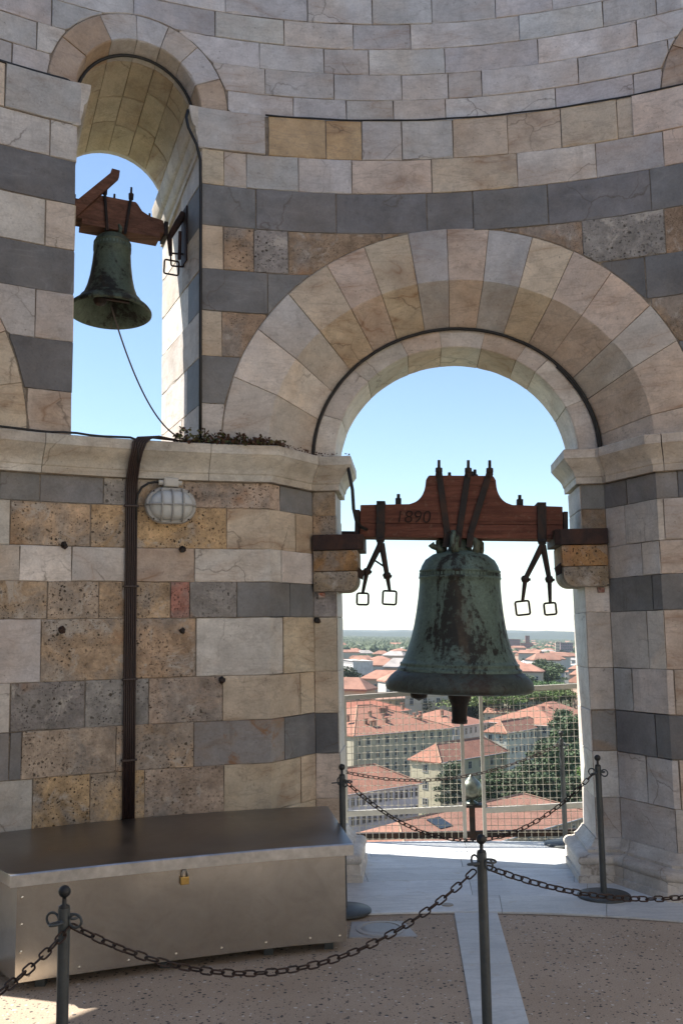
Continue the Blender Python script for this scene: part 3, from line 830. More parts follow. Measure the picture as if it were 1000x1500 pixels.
M['floormarble'] = t.done(c, 0.5, 0, t.bump(n2, 0.2, 0.003), 0.4)

# ------------------------------------------------------------------ floor
def ring(r0, r1, a0, a1, z0, z1, step=radians(2)):
    n = max(1, int((a1 - a0) / step)); rows = []
    for i in range(n + 1):
        a = a0 + (a1 - a0) * i / n
        rows.append([pol(a, r0, z0), pol(a, r0, z1), pol(a, r1, z1), pol(a, r1, z0)])
    mb = MB(); mb.grid(rows, False, True)
    if a1 - a0 < 6.2:
        mb.f.append((0, 1, 2, 3)); m = len(rows) - 1; mb.f.append((m * 4 + 3, m * 4 + 2, m * 4 + 1, m * 4))
    return mb
mb = MB(); n = 96
mb.grid([[pol(2 * pi * i / n, r, z) for r, z in ((0.001, 0.0), (2.2, 0.0), (4.3, 0.0), (4.3, -0.2), (0.001, -0.2))] for i in range(n)], True, True)
floor = struct(obj('floor', mb, 'pebble', at=(0, 0, 0)))
mb = MB(); mb.grid([[pol(2 * pi * i / n, r, z) for r, z in ((4.17, 0.002), (6.28, 0.002), (6.28, -0.35), (4.17, -0.35))] for i in range(n)], True, True)
paving = struct(obj('marble_paving', mb, 'mortar', at=(0, 0, 0)))
def slab(r0, r1, a0, a1, col=None, par=None, g=0.003, z1=0.012):
    rm = (r0 + r1) / 2
    o = obj('slab', ring(r0 + g / 2, r1 - g / 2, a0 + g / 2 / rm, a1 - g / 2 / rm, -0.05, z1 + random.uniform(-.001, .001)), 'floormarble', par or paving, bevel=0.002,
            color=jit(col or (0.60, 0.62, 0.63), 0.05)); return o
D_ = radians
for r0, r1, js in ((4.19, 4.58, (-50, -36, -26, -16, -7.4, 6.4, 15, 24, 33, 47)), (4.58, 4.98, (-50, -14, -6.2, 4.2, 13.5, 22, 35, 47)),
                   (4.98, 5.36, (-12, -4, 6.8, 12.5, 21)), (5.36, 5.72, (-13, 3.9, 14, 23)), (5.72, 6.28, (-30, -12, -3, 4.5, 12, 21, 32, 45))):
    for a, b in zip(js, js[1:]): slab(r0, r1, D_(a), D_(b), (0.62, 0.645, 0.66) if r0 > 4.4 else (0.60, 0.62, 0.62))
# the radial marble strip in the pebble floor
p = [Vector((0.172, 4.188, 0)), Vector((0.438, 4.175, 0)), Vector((0.20, 1.0, 0)), Vector((-0.036, 1.0, 0))]
ks = [0, 0.30, 0.62, 1.0]
for a, b in zip(ks, ks[1:]):
    q = [p[0].lerp(p[3], a), p[1].lerp(p[2], a), p[1].lerp(p[2], b), p[0].lerp(p[3], b)]
    q = [v_ + Vector((0, -0.0015 if i < 2 else 0.0015, -0.03)) for i, v_ in enumerate(q)]
    obj('strip_slab', MB().prism(q, (0, 0, 0.038)), 'floormarble', floor, color=jit((0.56, 0.585, 0.60), 0.04), bevel=0.002)
# round drain cover in its slab
c0 = Vector((-0.30, 3.88, 0))
mb = MB(); mb.prism([c0 + Vector((x, y, -0.03)) for x, y in ((-0.19, -0.16), (0.21, -0.15), (0.145, 0.15), (-0.17, 0.155))], (0, 0, 0.036))
dr = obj('drain_slab', mb, 'floormarble', floor, color=(0.34, 0.33, 0.33), bevel=0.004)
obj('drain_rim', MB().lathe([(0.145, 0.0), (0.145, 0.010), (0.12, 0.013), (0.118, 0.0)], c0, 40), 'floormarble', floor, color=(0.42, 0.42, 0.42))
obj('drain_cover', MB().lathe([(0.001, 0.012), (0.09, 0.0125), (0.112, 0.009), (0.113, -0.01)], c0, 40), 'floormarble', floor, color=(0.30, 0.31, 0.32))
obj('floor_stud', MB().lathe([(0.001, 0.018), (0.035, 0.0165), (0.042, 0.010)], (0.145, 4.34, 0), 24), 'floormarble', paving, color=(0.28, 0.25, 0.2))

# ------------------------------------------------------------------ iron pegs, corbels and bearers of the tower
for u, v_ in ((94, 799), (267, 805), (90, 923), (267, 924), (325, 996), (465, 909)):
    if u < 400:
        a, z = cyl(u, v_); n = Vector((sin(a), cos(a), 0)); P = pol(a, R, z)
    else:
        t_, z = on_axis_plane(u, v_, YC); n = Vector((sin(PA), cos(PA), 0)); P = A(t_, YC, z)
    mb = MB().tube([P + n * 0.03, P - n * 0.012, P - n * 0.04 + Vector((0, 0, random.uniform(-.012, .004)))], [0.022, 0.024, 0.015], 7)
    for q in mb.v: q += Vector((random.uniform(-1, 1), 0, random.uniform(-1, 1))) * 0.006
    obj('iron_peg', mb, 'iron', tower)
# rusty brick plugs and holes on the right pilaster
def corbel(side):
    s_ = side
    t0, t1 = (0.72, 1.06)
    def T(t): return s_ * t
    # rounded bracket profile in (t, z)
    def bracket(z0, z1, tin, rnd):
        pr = [(1.075, z1), (tin, z1)] + [(tin, z0 + rnd)] + [(tin + rnd * (1 - cos(radians(a))), z0 + rnd * (1 - sin(radians(a)))) for a in range(15, 91, 15)] + [(1.075, z0)]
        mb = MB().prism([A(T(t), YC - 0.045, z) for t, z in pr], A(0, 0.42, 0) )
        return mb
    obj('corbel', bracket(2.205, 2.36, 0.745, 0.02), 'trav', tower, color=(0.42, 0.25, 0.12), bevel=0.012, smooth='auto')
    obj('corbel', bracket(2.055, 2.203, 0.75, 0.09), 'trav', tower, color=(0.36, 0.28, 0.19), bevel=0.012, smooth='auto')
    mb = MB().prism([A(T(t), y, 2.362) for t, y in ((1.08, YC - 0.06), (0.74, YC - 0.06), (0.70, YC - 0.03), (0.70, YC + 0.4), (1.08, YC + 0.4))], (0, 0, 0.115))
    obj('iron_bearer', mb, 'rustiron', tower, bevel=0.006)
    mb = MB().prism([A(T(t), YC + 0.02, z) for t, z in ((0.75, 2.24), (0.70, 2.20), (0.715, 2.14), (0.75, 2.16))], A(0, 0.05, 0))
    obj('iron_wedge', mb, 'iron', tower)
    obj('brick_plug', MB().box(A(T(1.02), YC - 0.002, 2.03), 0.05, 0.03, 0.04, Matrix.Rotation(-PA, 3, 'Z')), 'trav', tower, color=(0.42, 0.10, 0.05), bevel=0.006)
corbel(-1); corbel(1)

# ------------------------------------------------------------------ big bell
GR = Matrix.Rotation(radians(2.0), 4, 'Y')              # hangs plumb while the tower leans
PIV = A(0.022, 5.24, 2.44)
BF = Matrix.Translation(PIV) @ Matrix.Rotation(-PA, 4, 'Z') @ GR   # local: x along yoke, y outwards, z up
def bob(name, mb, mat, parent, **kw):
    mb.xf(BF); return obj(name, mb, mat, parent, **kw)
bell = empty('large_bell', PIV, 'large green bronze bell hanging from a red wooden yoke in the wide arch', 'bell')
# profile (r, z) below the yoke underside (z = 0)
prof = [(0.05, -0.085), (0.13, -0.095), (0.205, -0.118), (0.262, -0.16), (0.288, -0.205), (0.297, -0.235), (0.305, -0.238), (0.306, -0.25), (0.299, -0.255),
        (0.301, -0.285), (0.309, -0.288), (0.310, -0.30), (0.303, -0.305), (0.305, -0.36), (0.313, -0.45), (0.325, -0.55), (0.341, -0.65), (0.362, -0.745), (0.39, -0.835),
        (0.418, -0.90), (0.432, -0.927), (0.443, -0.93), (0.444, -0.944), (0.441, -0.948), (0.45, -0.965), (0.461, -0.968), (0.462, -0.985), (0.462, -0.99),
        (0.481, -1.0), (0.511, -1.026), (0.535, -1.056), (0.548, -1.085), (0.550, -1.108), (0.540, -1.128), (0.52, -1.138), (0.50, -1.14), (0.47, -1.10), (0.42, -0.98), (0.36, -0.86), (0.31, -0.70), (0.28, -0.5), (0.26, -0.3), (0.2, -0.17), (0.001, -0.15)]
body = bob('bell_body', MB().lathe(prof[:28], n=72), 'bronze', bell, smooth=True)
lip = bob('lip', MB().lathe(prof[27:], n=72), 'bronze_lip', body, smooth=True)
# raised frieze band of small ornaments round the shoulder
mb = MB()
for i in range(64):
    a = 2 * pi * i / 64; h_ = 0.018 + 0.010 * random.random()
    mb.box((0.303 * cos(a), 0.303 * sin(a), -0.27), 0.006, 0.012 + 0.01 * random.random(), h_, Matrix.Rotation(a, 3, 'Z'))
fr = bob('frieze', mb, 'bronze', body)
# crown loops (canons)
bob('crown', MB().lathe([(0.001, -0.0), (0.075, -0.005), (0.085, -0.05), (0.10, -0.10)], n=24), 'bronze2', bell, smooth=True)
for k in range(6):
    a = radians(15 + 60 * k)
    pts = [Vector((r * cos(a), r * sin(a), z)) for r, z in ((0.07, -0.02), (0.13, 0.0), (0.165, -0.03), (0.165, -0.075), (0.15, -0.12))]
    bob('canon', MB().tube(pts, [0.022, 0.026, 0.027, 0.026, 0.03], 10), 'bronze2', bell, smooth=True)
bob('canon', MB().tube([(-0.055, -0.155, 0.045), (-0.06, -0.17, 0.02), (-0.06, -0.18, -0.06), (-0.05, -0.165, -0.12)], 0.021, 10), 'bronze', bell, smooth=True)
bob('broken_canon', MB().tube([(-0.12, -0.1, -0.11), (-0.17, -0.11, -0.075), (-0.205, -0.11, -0.065), (-0.22, -0.11, -0.045)], [0.026, 0.024, 0.022, 0.028], 8), 'bronze2', bell, smooth=True)
# clapper and striker
cl_ = bob('clapper', MB().lathe([(0.02, -0.3), (0.02, -0.98), (0.06, -1.02), (0.085, -1.10), (0.085, -1.18), (0.06, -1.24), (0.055, -1.34), (0.06, -1.345), (0.058, -1.37), (0.001, -1.37)], (0.0, -0.03, 0), 16), 'iron', bell, smooth=True)
bob('striker', MB().lathe([(0.02, -1.0), (0.04, -1.09), (0.065, -1.12), (0.06, -1.15), (0.02, -1.165), (0.001, -1.175)], (-0.30, 0.0, -0.04), 14), 'iron', bell, smooth=True)
# wooden yoke: boards cut to a stepped, curved top
YH0, YH1 = 0.245, 0.47
def curve_top(sg):
    o = [(sg * 0.755, 0.0), (sg * 0.755, YH0), (sg * 0.385, YH0 + 0.01)]
    for i in range(1, 8):
        k = i / 8; a = k * pi / 2
        o.append((sg * (0.385 - 0.12 * sin(a)), YH0 + 0.015 + 0.16 * (1 - cos(a))))
    o += [(sg * 0.262, YH0 + 0.195), (sg * 0.245, YH1)]
    return o
topL, topR = curve_top(-1), curve_top(1)
outline = topL + list(reversed(topR))
yd = 0.11
lower = [(-0.755, 0.0), (-0.755, 0.105), (0.755, 0.105), (0.755, 0.0)]
yoke = bob('yoke', MB().prism([(x, -yd, z) for x, z in [(-0.755, 0.107)] + outline[1:-1] + [(0.755, 0.107)]], (0, 2 * yd, 0)), 'wood', bell, bevel=0.006)
bob('lower_beam', MB().prism([(x, -yd - 0.004, z) for x, z in lower], (0, 2 * yd + 0.008, 0)), 'wood', yoke, bevel=0.006)
bob('top_board', MB().prism([(x, -yd - 0.004, z) for x, z in ((-0.252, YH1 - 0.075), (-0.24, YH1 + 0.004), (0.24, YH1 + 0.004), (0.252, YH1 - 0.075))], (0, 2 * yd + 0.008, 0)), 'wood', yoke, bevel=0.005)
# carved date: thin flat digits, the shade inside the cuts painted as dark colour
M['groove_shade'] = mat_simple('painted_groove_shade', (0.028, 0.013, 0.009), 0.9)
for k, ch in enumerate('1890'):
    tcv = bpy.data.curves.new('t', 'FONT'); tcv.body = ch; tcv.size = 0.135; tcv.extrude = 0.0025; tcv.shear = 0.12; tcv.offset = -0.0015
    to = bpy.data.objects.new('t', tcv); COL.objects.link(to); bpy.context.view_layer.update()
    tme = bpy.data.meshes.new_from_object(to.evaluated_get(bpy.context.evaluated_depsgraph_get())); bpy.data.objects.remove(to)
    mb = MB(); mb.v = [Matrix.Translation((-0.495 + 0.068 * k, -yd - 0.0045, 0.112)) @ Matrix.Rotation(pi / 2, 4, 'X') @ v.co for v in tme.vertices]; mb.f = [tuple(p.vertices) for p in tme.polygons]
    bob('carved_digit', mb, 'groove_shade', yoke, fix=False)
# iron straps over the yoke
def strap(pts, w=0.048, th=0.012):
    mb = MB()
    for (x0, z0), (x1, z1) in zip(pts, pts[1:]):
        d = Vector((x1 - x0, 0, z1 - z0)); n_ = Vector((-d.z, 0, d.x)).normalized() * w / 2
        y0 = -yd - 0.004 - th
        q = [Vector((x0, y0, z0)) + n_, Vector((x0, y0, z0)) - n_, Vector((x1, y0, z1)) - n_, Vector((x1, y0, z1)) + n_]
        mb.prism(q, (0, th, 0))
    return mb
for x0, x1 in ((-0.165, -0.10), (0.055, -0.012), (0.215, 0.075)):
    st_ = bob('strap', strap([(x0, YH1 + 0.03), (x1, 0.04), (x1 - 0.01, -0.07)]), 'iron', bell, bevel=0.003)
    bob('strap_bolt', MB().lathe([(0.001, 0.12), (0.011, 0.12), (0.012, 0.062), (0.026, 0.06), (0.027, 0.03), (0.02, 0.02), (0.02, -0.01), (0.001, -0.01)], (x0, -yd - 0.01, YH1), 8), 'iron', st_)
    bob('cross_plate', MB().box((x0, 0, YH1 + 0.014), 0.05, 2 * yd + 0.05, 0.016), 'iron', st_, bevel=0.003)
for x, y, h in ((-0.08, 0.05, 0.05), (0.09, 0.03, 0.055), (0.115, 0.06, 0.075)):
    bob('top_bolt', MB().lathe([(0.001, h), (0.012, h), (0.013, h * 0.5), (0.024, h * 0.48), (0.025, 0)], (x, y, YH1 + 0.004), 8), 'iron', bell)
for x, s_ in ((-0.47, 1), (0.45, 1)):
    bob('yoke_bolt', MB().box((x, 0, YH0 + 0.03), 0.045, 0.07, 0.07).lathe([(0.001, 0.08), (0.013, 0.08), (0.013, 0.0)], (x, 0, YH0 + 0.02), 8), 'iron', bell)
# end plates, gudgeons and hanging straps with square loops
def square_loop(c, w, rot, r=0.0088):
    m = Matrix.Rotation(rot, 3, 'Y'); h = w / 2; k = 0.012
    pts = []
    for sx, sz in ((1, 1), (-1, 1), (-1, -1), (1, -1)):
        for a in range(3):
            base = {(1, 1): 0, (-1, 1): 90, (-1, -1): 180, (1, -1): 270}[(sx, sz)]
            an = radians(base + 45 * a); pts.append(Vector((sx * (h - k) + k * cos(an), 0, sz * (h - k) + k * sin(an))))
    return MB().tube([Vector(c) + m @ p_ for p_ in pts], r, 6, False, True)
for sg in (-1, 1):
    bob('end_plate', MB().box((sg * 0.778, 0, 0.085), 0.036, 0.2, 0.25), 'iron', bell, bevel=0.006)
    bob('gudgeon', MB().tube([(sg * 0.775, 0, 0.02), (sg * 0.90, 0, 0.02)], 0.035, 12), 'iron', bell)
    bob('end_block', MB().box((sg * 0.775, -0.02, -0.045), 0.06, 0.16, 0.035), 'iron', bell, bevel=0.004)
    xs = sg * 0.60
    bob('side_strap', MB().box((xs, -yd - 0.012, 0.115), 0.066, 0.014, 0.285).box((xs, 0, YH0 + 0.022), 0.066, 2 * yd + 0.03, 0.016), 'iron', bell, bevel=0.003)
    hx = xs
    bob('hinge', MB().tube([(hx, -yd - 0.015, -0.03), (hx, -yd - 0.015, -0.10)], [0.022, 0.03], 8).tube([(hx - 0.028, -yd - 0.015, -0.02), (hx + 0.03, -yd - 0.015, -0.02)], 0.02, 8), 'iron', bell)
    legs = [((hx + 0.005, -0.05), (hx - 0.095, -0.26), (hx - 0.125, -0.42), 0.085, 0.0), ((hx + 0.01, -0.05), (hx + 0.055, -0.29), (hx + 0.075, -0.40), 0.10, 0.03)] if sg < 0 else \
           [((hx, -0.05), (hx - 0.125, -0.30), (hx - 0.145, -0.46), 0.10, -0.12), ((hx + 0.005, -0.05), (hx + 0.05, -0.30), (hx + 0.055, -0.47), 0.085, -0.1)]
    for (ax, az), (bx, bz), (cx, cz), w, rot in legs:
        yy = -yd - 0.02
        arm = bob('hanging_arm', MB().tube([(ax, yy, az), ((ax + bx) / 2, yy, (az + bz) / 2), (bx, yy, bz)], [0.024, 0.021, 0.018], 8).tube([(bx, yy, bz), ((bx + cx) / 2, yy, (bz + cz) / 2), (cx, yy, cz)], [0.018, 0.015, 0.012], 8), 'iron', bell, smooth='auto')
        bob('knuckle', MB().lathe([(0.001, 0.028), (0.022, 0.024), (0.032, 0.0), (0.024, -0.024), (0.001, -0.03)], (bx, yy, bz), 10).tube([(bx - 0.032, yy - .015, bz + .004), (bx + 0.036, yy - .015, bz - 0.006)], 0.012, 6), 'iron', arm)
        bob('square_loop', square_loop((cx, yy, cz - w / 2 - 0.004), w, rot), 'iron', arm)
    if sg < 0:
        bob('cross_link', MB().tube([(hx - 0.05, -yd - 0.02, -0.17), (hx + 0.045, -yd - 0.02, -0.23)], 0.008, 6), 'iron', bell)

# ------------------------------------------------------------------ small bell in the high window
SP = axis_pt(PW, -0.085, 5.30, 4.79)
SF = Matrix.Translation(SP) @ Matrix.Rotation(-PW, 4, 'Z') @ Matrix.Rotation(radians(2.2), 4, 'Y') @ Matrix.Rotation(radians(-5.0), 4, 'X')
def sob(name, mb, mat, parent, **kw):
    mb.xf(SF); return obj(name, mb, mat, parent, **kw)
sb = empty('small_bell', SP, 'small dark green bronze bell with long waist hanging in the high narrow window', 'bell')
sp = [(0.02, -0.06), (0.07, -0.065), (0.105, -0.08), (0.125, -0.10), (0.133, -0.125), (0.138, -0.127), (0.138, -0.135), (0.134, -0.14), (0.138, -0.18), (0.139, -0.19), (0.134, -0.195), (0.142, -0.30), (0.155, -0.40), (0.172, -0.48),
      (0.193, -0.54), (0.212, -0.575), (0.222, -0.578), (0.225, -0.59), (0.25, -0.615), (0.285, -0.645), (0.302, -0.668), (0.303, -0.682), (0.29, -0.688), (0.262, -0.66), (0.2, -0.58), (0.16, -0.45), (0.13, -0.3), (0.11, -0.15), (0.001, -0.12)]
sbody = sob('bell_body', MB().lathe(sp[:16], n=56), 'bronze2', sb, smooth=True)
sob('lip', MB().lathe(sp[15:], n=56), 'bronze2', sbody, smooth=True)
mb = MB()
for i in range(34):
    a = 2 * pi * i / 34; mb.box((0.137 * cos(a), 0.137 * sin(a), -0.16), 0.004, 0.008 + 0.008 * random.random(), 0.016 + 0.01 * random.random(), Matrix.Rotation(a, 3, 'Z'))
sob('frieze', mb, 'bronze', sbody)
for k in range(5):
    a = radians(10 + 72 * k)
    sob('canon', MB().tube([(r * cos(a), r * sin(a), z) for r, z in ((0.03, 0.01), (0.07, 0.0), (0.09, -0.03), (0.075, -0.075))], 0.015, 8), 'bronze2', sb, smooth=True)
sob('crown', MB().lathe([(0.001, 0.02), (0.04, 0.015), (0.05, -0.07)], n=16), 'bronze2', sb)
# yoke
YD = 0.07
ol = [(-0.36, -0.0), (-0.36, 0.15), (-0.19, 0.155), (-0.165, 0.19), (-0.12, 0.215), (0.15, 0.215), (0.165, 0.20), (0.2, 0.15), (0.26, 0.12), (0.36, 0.105), (0.37, 0.05), (0.37, 0.0)]
sy = sob('yoke', MB().prism([(x, -YD, z) for x, z in ol if True], (0, 2 * YD, 0)), 'wood2', sb, bevel=0.004)
sob('lower_beam', MB().prism([(x, -YD - 0.004, z) for x, z in ((-0.24, -0.045), (-0.24, -0.002), (0.34, -0.002), (0.34, -0.045))], (0, 2 * YD + 0.008, 0)), 'wood2', sy, bevel=0.004)
sob('lever', MB().prism([(x, -YD - 0.05, z) for x, z in ((-0.40, -0.09), (-0.37, -0.10), (-0.31, -0.05), (0.01, 0.36), (0.015, 0.42), (-0.045, 0.425), (-0.055, 0.385), (-0.39, -0.01))], (0, 0.045, 0)), 'wood2', sb, bevel=0.004)
for x0, x1 in ((-0.085, -0.055), (0.11, 0.075)):
    sob('strap', MB().tube([(x0, -YD - 0.012, 0.24), ((x0 + x1) / 2, -YD - 0.012, 0.08), (x1, -YD - 0.012, -0.07)], 0.011, 8), 'iron', sb)
    sob('strap_bolt', MB().lathe([(0.001, 0.32), (0.008, 0.32), (0.009, 0.27), (0.02, 0.265), (0.018, 0.22)], (x0, -YD - 0.012, 0), 8), 'iron', sb)
for x, z in ((0.0, 0.215), (0.27, 0.11), (-0.29, 0.15)):
    sob('yoke_bolt', MB().lathe([(0.001, 0.07), (0.008, 0.07), (0.009, 0.03), (0.018, 0.028), (0.018, -0.005)], (x, 0, z), 8), 'iron', sb)
sob('end_plate', MB().box((0.385, 0, 0.04), 0.03, 0.15, 0.12), 'iron', sb, bevel=0.004)
sob('end_plate', MB().box((-0.36, 0.03, 0.06), 0.03, 0.12, 0.14), 'iron', sb, bevel=0.004)
clp = sob('clapper', MB().tube([(0, 0, -0.15), (-0.03, -0.03, -0.45), (-0.06, -0.06, -0.60)], 0.014, 8).lathe([(0.001, 0.045), (0.035, 0.03), (0.05, 0.0), (0.035, -0.03), (0.001, -0.045)], (-0.085, -0.07, -0.625), 14), 'iron', sb, smooth='auto')
sob('striker_plate', MB().box((0.05, 0.0, -0.575), 0.18, 0.03, 0.012), 'rustiron', sb, bevel=0.003)
# wall bracket and square loops at the right jamb
br = axis_pt(PW, WR - 0.03, 5.25, 4.70)
bk = empty('iron_bracket', br, 'rusty iron bracket with square loops on the narrow window jamb beside the small bell', 'bracket')
def ax(t, Y, z): return axis_pt(PW, t, Y, z)
obj('arm', MB().tube([ax(WR - 0.01, 5.2, 4.95), ax(WR - 0.06, 5.22, 4.86), ax(WR - 0.11, 5.25, 4.76), ax(WR - 0.10, 5.25, 4.62)], [0.03, 0.028, 0.022, 0.014], 8), 'rustiron', bk)
obj('arm', MB().tube([ax(WR - 0.04, 5.2, 4.8), ax(WR - 0.045, 5.2, 4.58)], 0.013, 8), 'rustiron', bk)
obj('wall_plate', MB().prism([ax(WR - 0.012, 5.12, 4.55), ax(WR - 0.012, 5.28, 4.55), ax(WR - 0.012, 5.28, 4.98), ax(WR - 0.012, 5.12, 4.98)], ax(WR, 0, 0) * 0.03), 'rustiron', bk)
for k, (t_, zt, w) in enumerate(((WR - 0.10, 4.60, 0.11), (WR - 0.055, 4.66, 0.10))):
    mb = square_loop((0, 0, 0), w, 0.05 - 0.1 * k, 0.007)
    mb.xf(Matrix.Translation(ax(t_, 5.22, zt - w / 2 - 0.03)) @ Matrix.Rotation(-PW, 4, 'Z'))
    obj('square_loop', mb, 'rustiron', bk)
# the bell rope
pts = []
r0 = SF @ Vector((0.0, -0.03, -0.63)); r1 = ax(WR - 0.01, 4.95, 3.14)
for i in range(31):
    k = i / 30; p_ = r0.lerp(r1, k); p_.z = r0.z + (r1.z - r0.z) * (1 - (1 - k) ** 2.0) + 0.0
    pts.append(p_)
tag(obj('bell_wire', MB().tube(pts, 0.0065, 6), mat_simple('grey_wire', (0.16, 0.13, 0.12), 0.6), None, smooth=True), 'thin slack wire hanging from the small bell down to the window sill', 'wire')
# ------------------------------------------------------------------ steel chest
def rfront(a):                                     # front edge of the chest in plan
    k = (a - D_(-36.4)) / D_(28.2)
    return 3.61 + (3.50 - 3.61) * (1 - (1 - min(1.3, k * 1.6)) ** 2 if k < 0.625 else 1) + (0.02 * max(0, k - 0.625) / 0.375)
M['steel_edge'] = mat_simple('bright_steel_edge', (0.55, 0.54, 0.53), 0.36, 0.95, 0.3, 5, 0.1, 0.001)
chest = empty('steel_chest', pol(D_(-22), 4.1, 0), 'long curved stainless steel chest with flat lid standing against the striped wall', 'chest')
def chest_ring(a0, a1, dfront, z0, z1, rb, n=28):
    rows = []
    for i in range(n + 1):
        a = a0 + (a1 - a0) * i / n; rf = rfront(a) - dfront
        rows.append([pol(a, rf, z0), pol(a, rf, z1), pol(a, rb, z1), pol(a, rb, z0)])
    mb = MB(); mb.grid(rows, False, True); mb.f.append((0, 1, 2, 3)); m = n * 4; mb.f.append((m + 3, m + 2, m + 1, m)); return mb
CA0, CA1 = D_(-36.4), D_(-8.2)
body_ = obj('chest_body', chest_ring(CA0, CA1, 0, 0.055, 0.525, R - 0.06), 'steel', chest, smooth='auto')
lid = obj('lid', chest_ring(CA0 - 0.012, CA1 + 0.012, 0.035, 0.524, 0.582, R - 0.03), 'steel_lid', chest, smooth='auto', bevel=0.004)
rows = []
for i in range(29):
    a = CA0 - 0.0125 + (CA1 - CA0 + 0.025) * i / 28; rf = rfront(a) - 0.038
    rows.append([pol(a, rf, 0.522), pol(a, rf, 0.578), pol(a, rf + .006, 0.5835), pol(a, rf + 0.012, 0.5835)])
obj('lid_edge', MB().grid(rows), 'steel_edge', lid, smooth='auto')
for a in (-34, -24, -15, -9.6):
    obj('foot', MB().box(pol(D_(a), rfront(D_(a)) + 0.09, 0.0275), 0.05, 0.05, 0.055), 'post', chest)
scr = MB().lathe([(0.001, 0.005), (0.008, 0.004), (0.009, 0)], n=10)
for a, z in [(x, 0.085) for x in (-35.4, -31.5, -27.5, -23.5, -19.5, -15.5, -11.5, -8.8)] + [(-36.0, z) for z in (0.2, 0.33, 0.46)]:
    mb = MB(); mb.v = [Matrix.Translation(pol(D_(a), rfront(D_(a)), z)) @ Matrix.Rotation(-D_(a), 4, 'Z') @ Matrix.Rotation(pi / 2, 4, 'X') @ v for v in scr.v]; mb.f = scr.f
    obj('screw', mb, 'steel', chest)
pa_ = cyl(270, 1255, 3.5)[0]; pc = pol(pa_, rfront(pa_) - 0.016, 0.458)
pl_ = empty('padlock', pc, 'small brass padlock hanging on the front of the steel chest', 'padlock')
Rz = Matrix.Rotation(-pa_, 3, 'Z')
obj('lock_body', MB().box(pc, 0.046, 0.02, 0.04, Rz), 'brass', pl_, bevel=0.004)
obj('shackle', MB().tube([pc + Rz @ Vector((x, 0, z)) for x, z in ((-0.014, 0.015), (-0.014, 0.04), (-0.008, 0.052), (0.008, 0.052), (0.014, 0.04), (0.014, 0.015))], 0.0038, 8), 'shackle', pl_, smooth=True)
obj('hasp', MB().box(pol(pa_, rfront(pa_) - 0.004, 0.49), 0.03, 0.006, 0.05, Rz), 'steel', chest, bevel=0.001)

# ------------------------------------------------------------------ barrier posts and chains
PH = 0.906
def make_post():
    root = empty('barrier_post', (0, 0, 0))
    obj('base_plate', MB().lathe([(0.001, 0.0), (0.172, 0.0), (0.172, 0.010), (0.165, 0.016), (0.06, 0.024), (0.03, 0.027), (0.001, 0.027)], n=40), 'post', root, at=(0, 0, 0), smooth='auto')
    obj('shaft', MB().tube([(0, 0, 0.02), (0, 0, PH - 0.075)], 0.0205, 16), 'post', root, at=(0, 0, 0), smooth='auto')
    obj('finial', MB().lathe([(0.018, PH - 0.077), (0.019, PH - 0.068), (0.008, PH - 0.062), (0.0075, PH - 0.046)] + [(0.021 * sin(radians(a)), PH - 0.021 - 0.021 * cos(radians(a))) for a in range(22, 181, 14)], n=18), 'postball', root, at=(0, 0, 0), smooth=True)
    for k in range(4):
        a = k * pi / 2 + 0.35; d = Vector((cos(a), sin(a), 0))
        tilt = (Vector((0, 0, 1)) if k % 2 else Vector((-sin(a), cos(a), 0.15))).normalized()
        c_ = d * 0.045 + Vector((0, 0, PH - 0.115))
        obj('hook_ring', MB().tube([c_ + d * 0.024 * cos(2 * pi * i / 14) + tilt * 0.022 * sin(2 * pi * i / 14) for i in range(14)], 0.0045, 6, False, True), 'post', root, at=(0, 0, 0), smooth=True)
    return root
proto = make_post(); proto_kids = list(proto.children)
p_front = fl(704, 1222, PH); p_left = fl(95, 1297, PH); p_mid = fl(504, 1338); p_right = fl(884, 1316); p_out = fl(828, 1239)
p_outl = Vector((-1.02, 5.95, 0)); p_far_r = Vector((2.05, 2.75, 0)); p_far_l = Vector((-1.86, 0.2, 0))
POSTS = [(p_front, 0.2, 'barrier post standing on the pebble floor beside the pale marble strip'),
         (p_left, 0.9, 'barrier post standing in front of the steel chest front panel'),
         (p_mid, 0.1, 'barrier post between the end of the steel chest and the arch'),
         (p_right, 0.5, 'barrier post on round base by the right pier plinth'),
         (p_out, 0.0, 'sunlit barrier post on the outer walkway by the wire fence'),
         (p_outl, 0.0, 'barrier post on the outer walkway behind the left pier'),
         (p_far_r, 0.0, 'barrier post by the wall right of the arch'), (p_far_l, 0.0, 'barrier post beyond the chest end')]
for i, (p_, rz, lab) in enumerate(POSTS):
    if i == 0: r_ = proto
    else:
        r_ = proto.copy(); COL.objects.link(r_)
        for ch in proto_kids:
            c_ = ch.copy(); COL.objects.link(c_); c_.parent = r_
    zz0 = 0.0125 if hypot(p_.x, p_.y) > 4.19 else 0.001
    r_.location = (p_.x, p_.y, zz0); r_.rotation_euler = (0, 0, rz); tag(r_, 'grey iron ' + lab, 'post', 'grey posts of the chain barrier')
lm = MB(); LL, LW, LR = 0.0255, 0.0120, 0.0036
pts = []
for i in range(6): a = -pi / 2 + pi * i / 5; pts.append((LL - LW + LW * cos(a), LW * sin(a), 0))
for i in range(6): a = pi / 2 + pi * i / 5; pts.append((-(LL - LW) + LW * cos(a), LW * sin(a), 0))
lm.tube(pts, LR, 5, False, True)
link0 = bpy.data.meshes.new('chain_link'); link0.from_pydata([tuple(v) for v in lm.v], [], lm.f); link0.materials.append(M['chain'])
link0.polygons.foreach_set('use_smooth', [True] * len(link0.polygons))
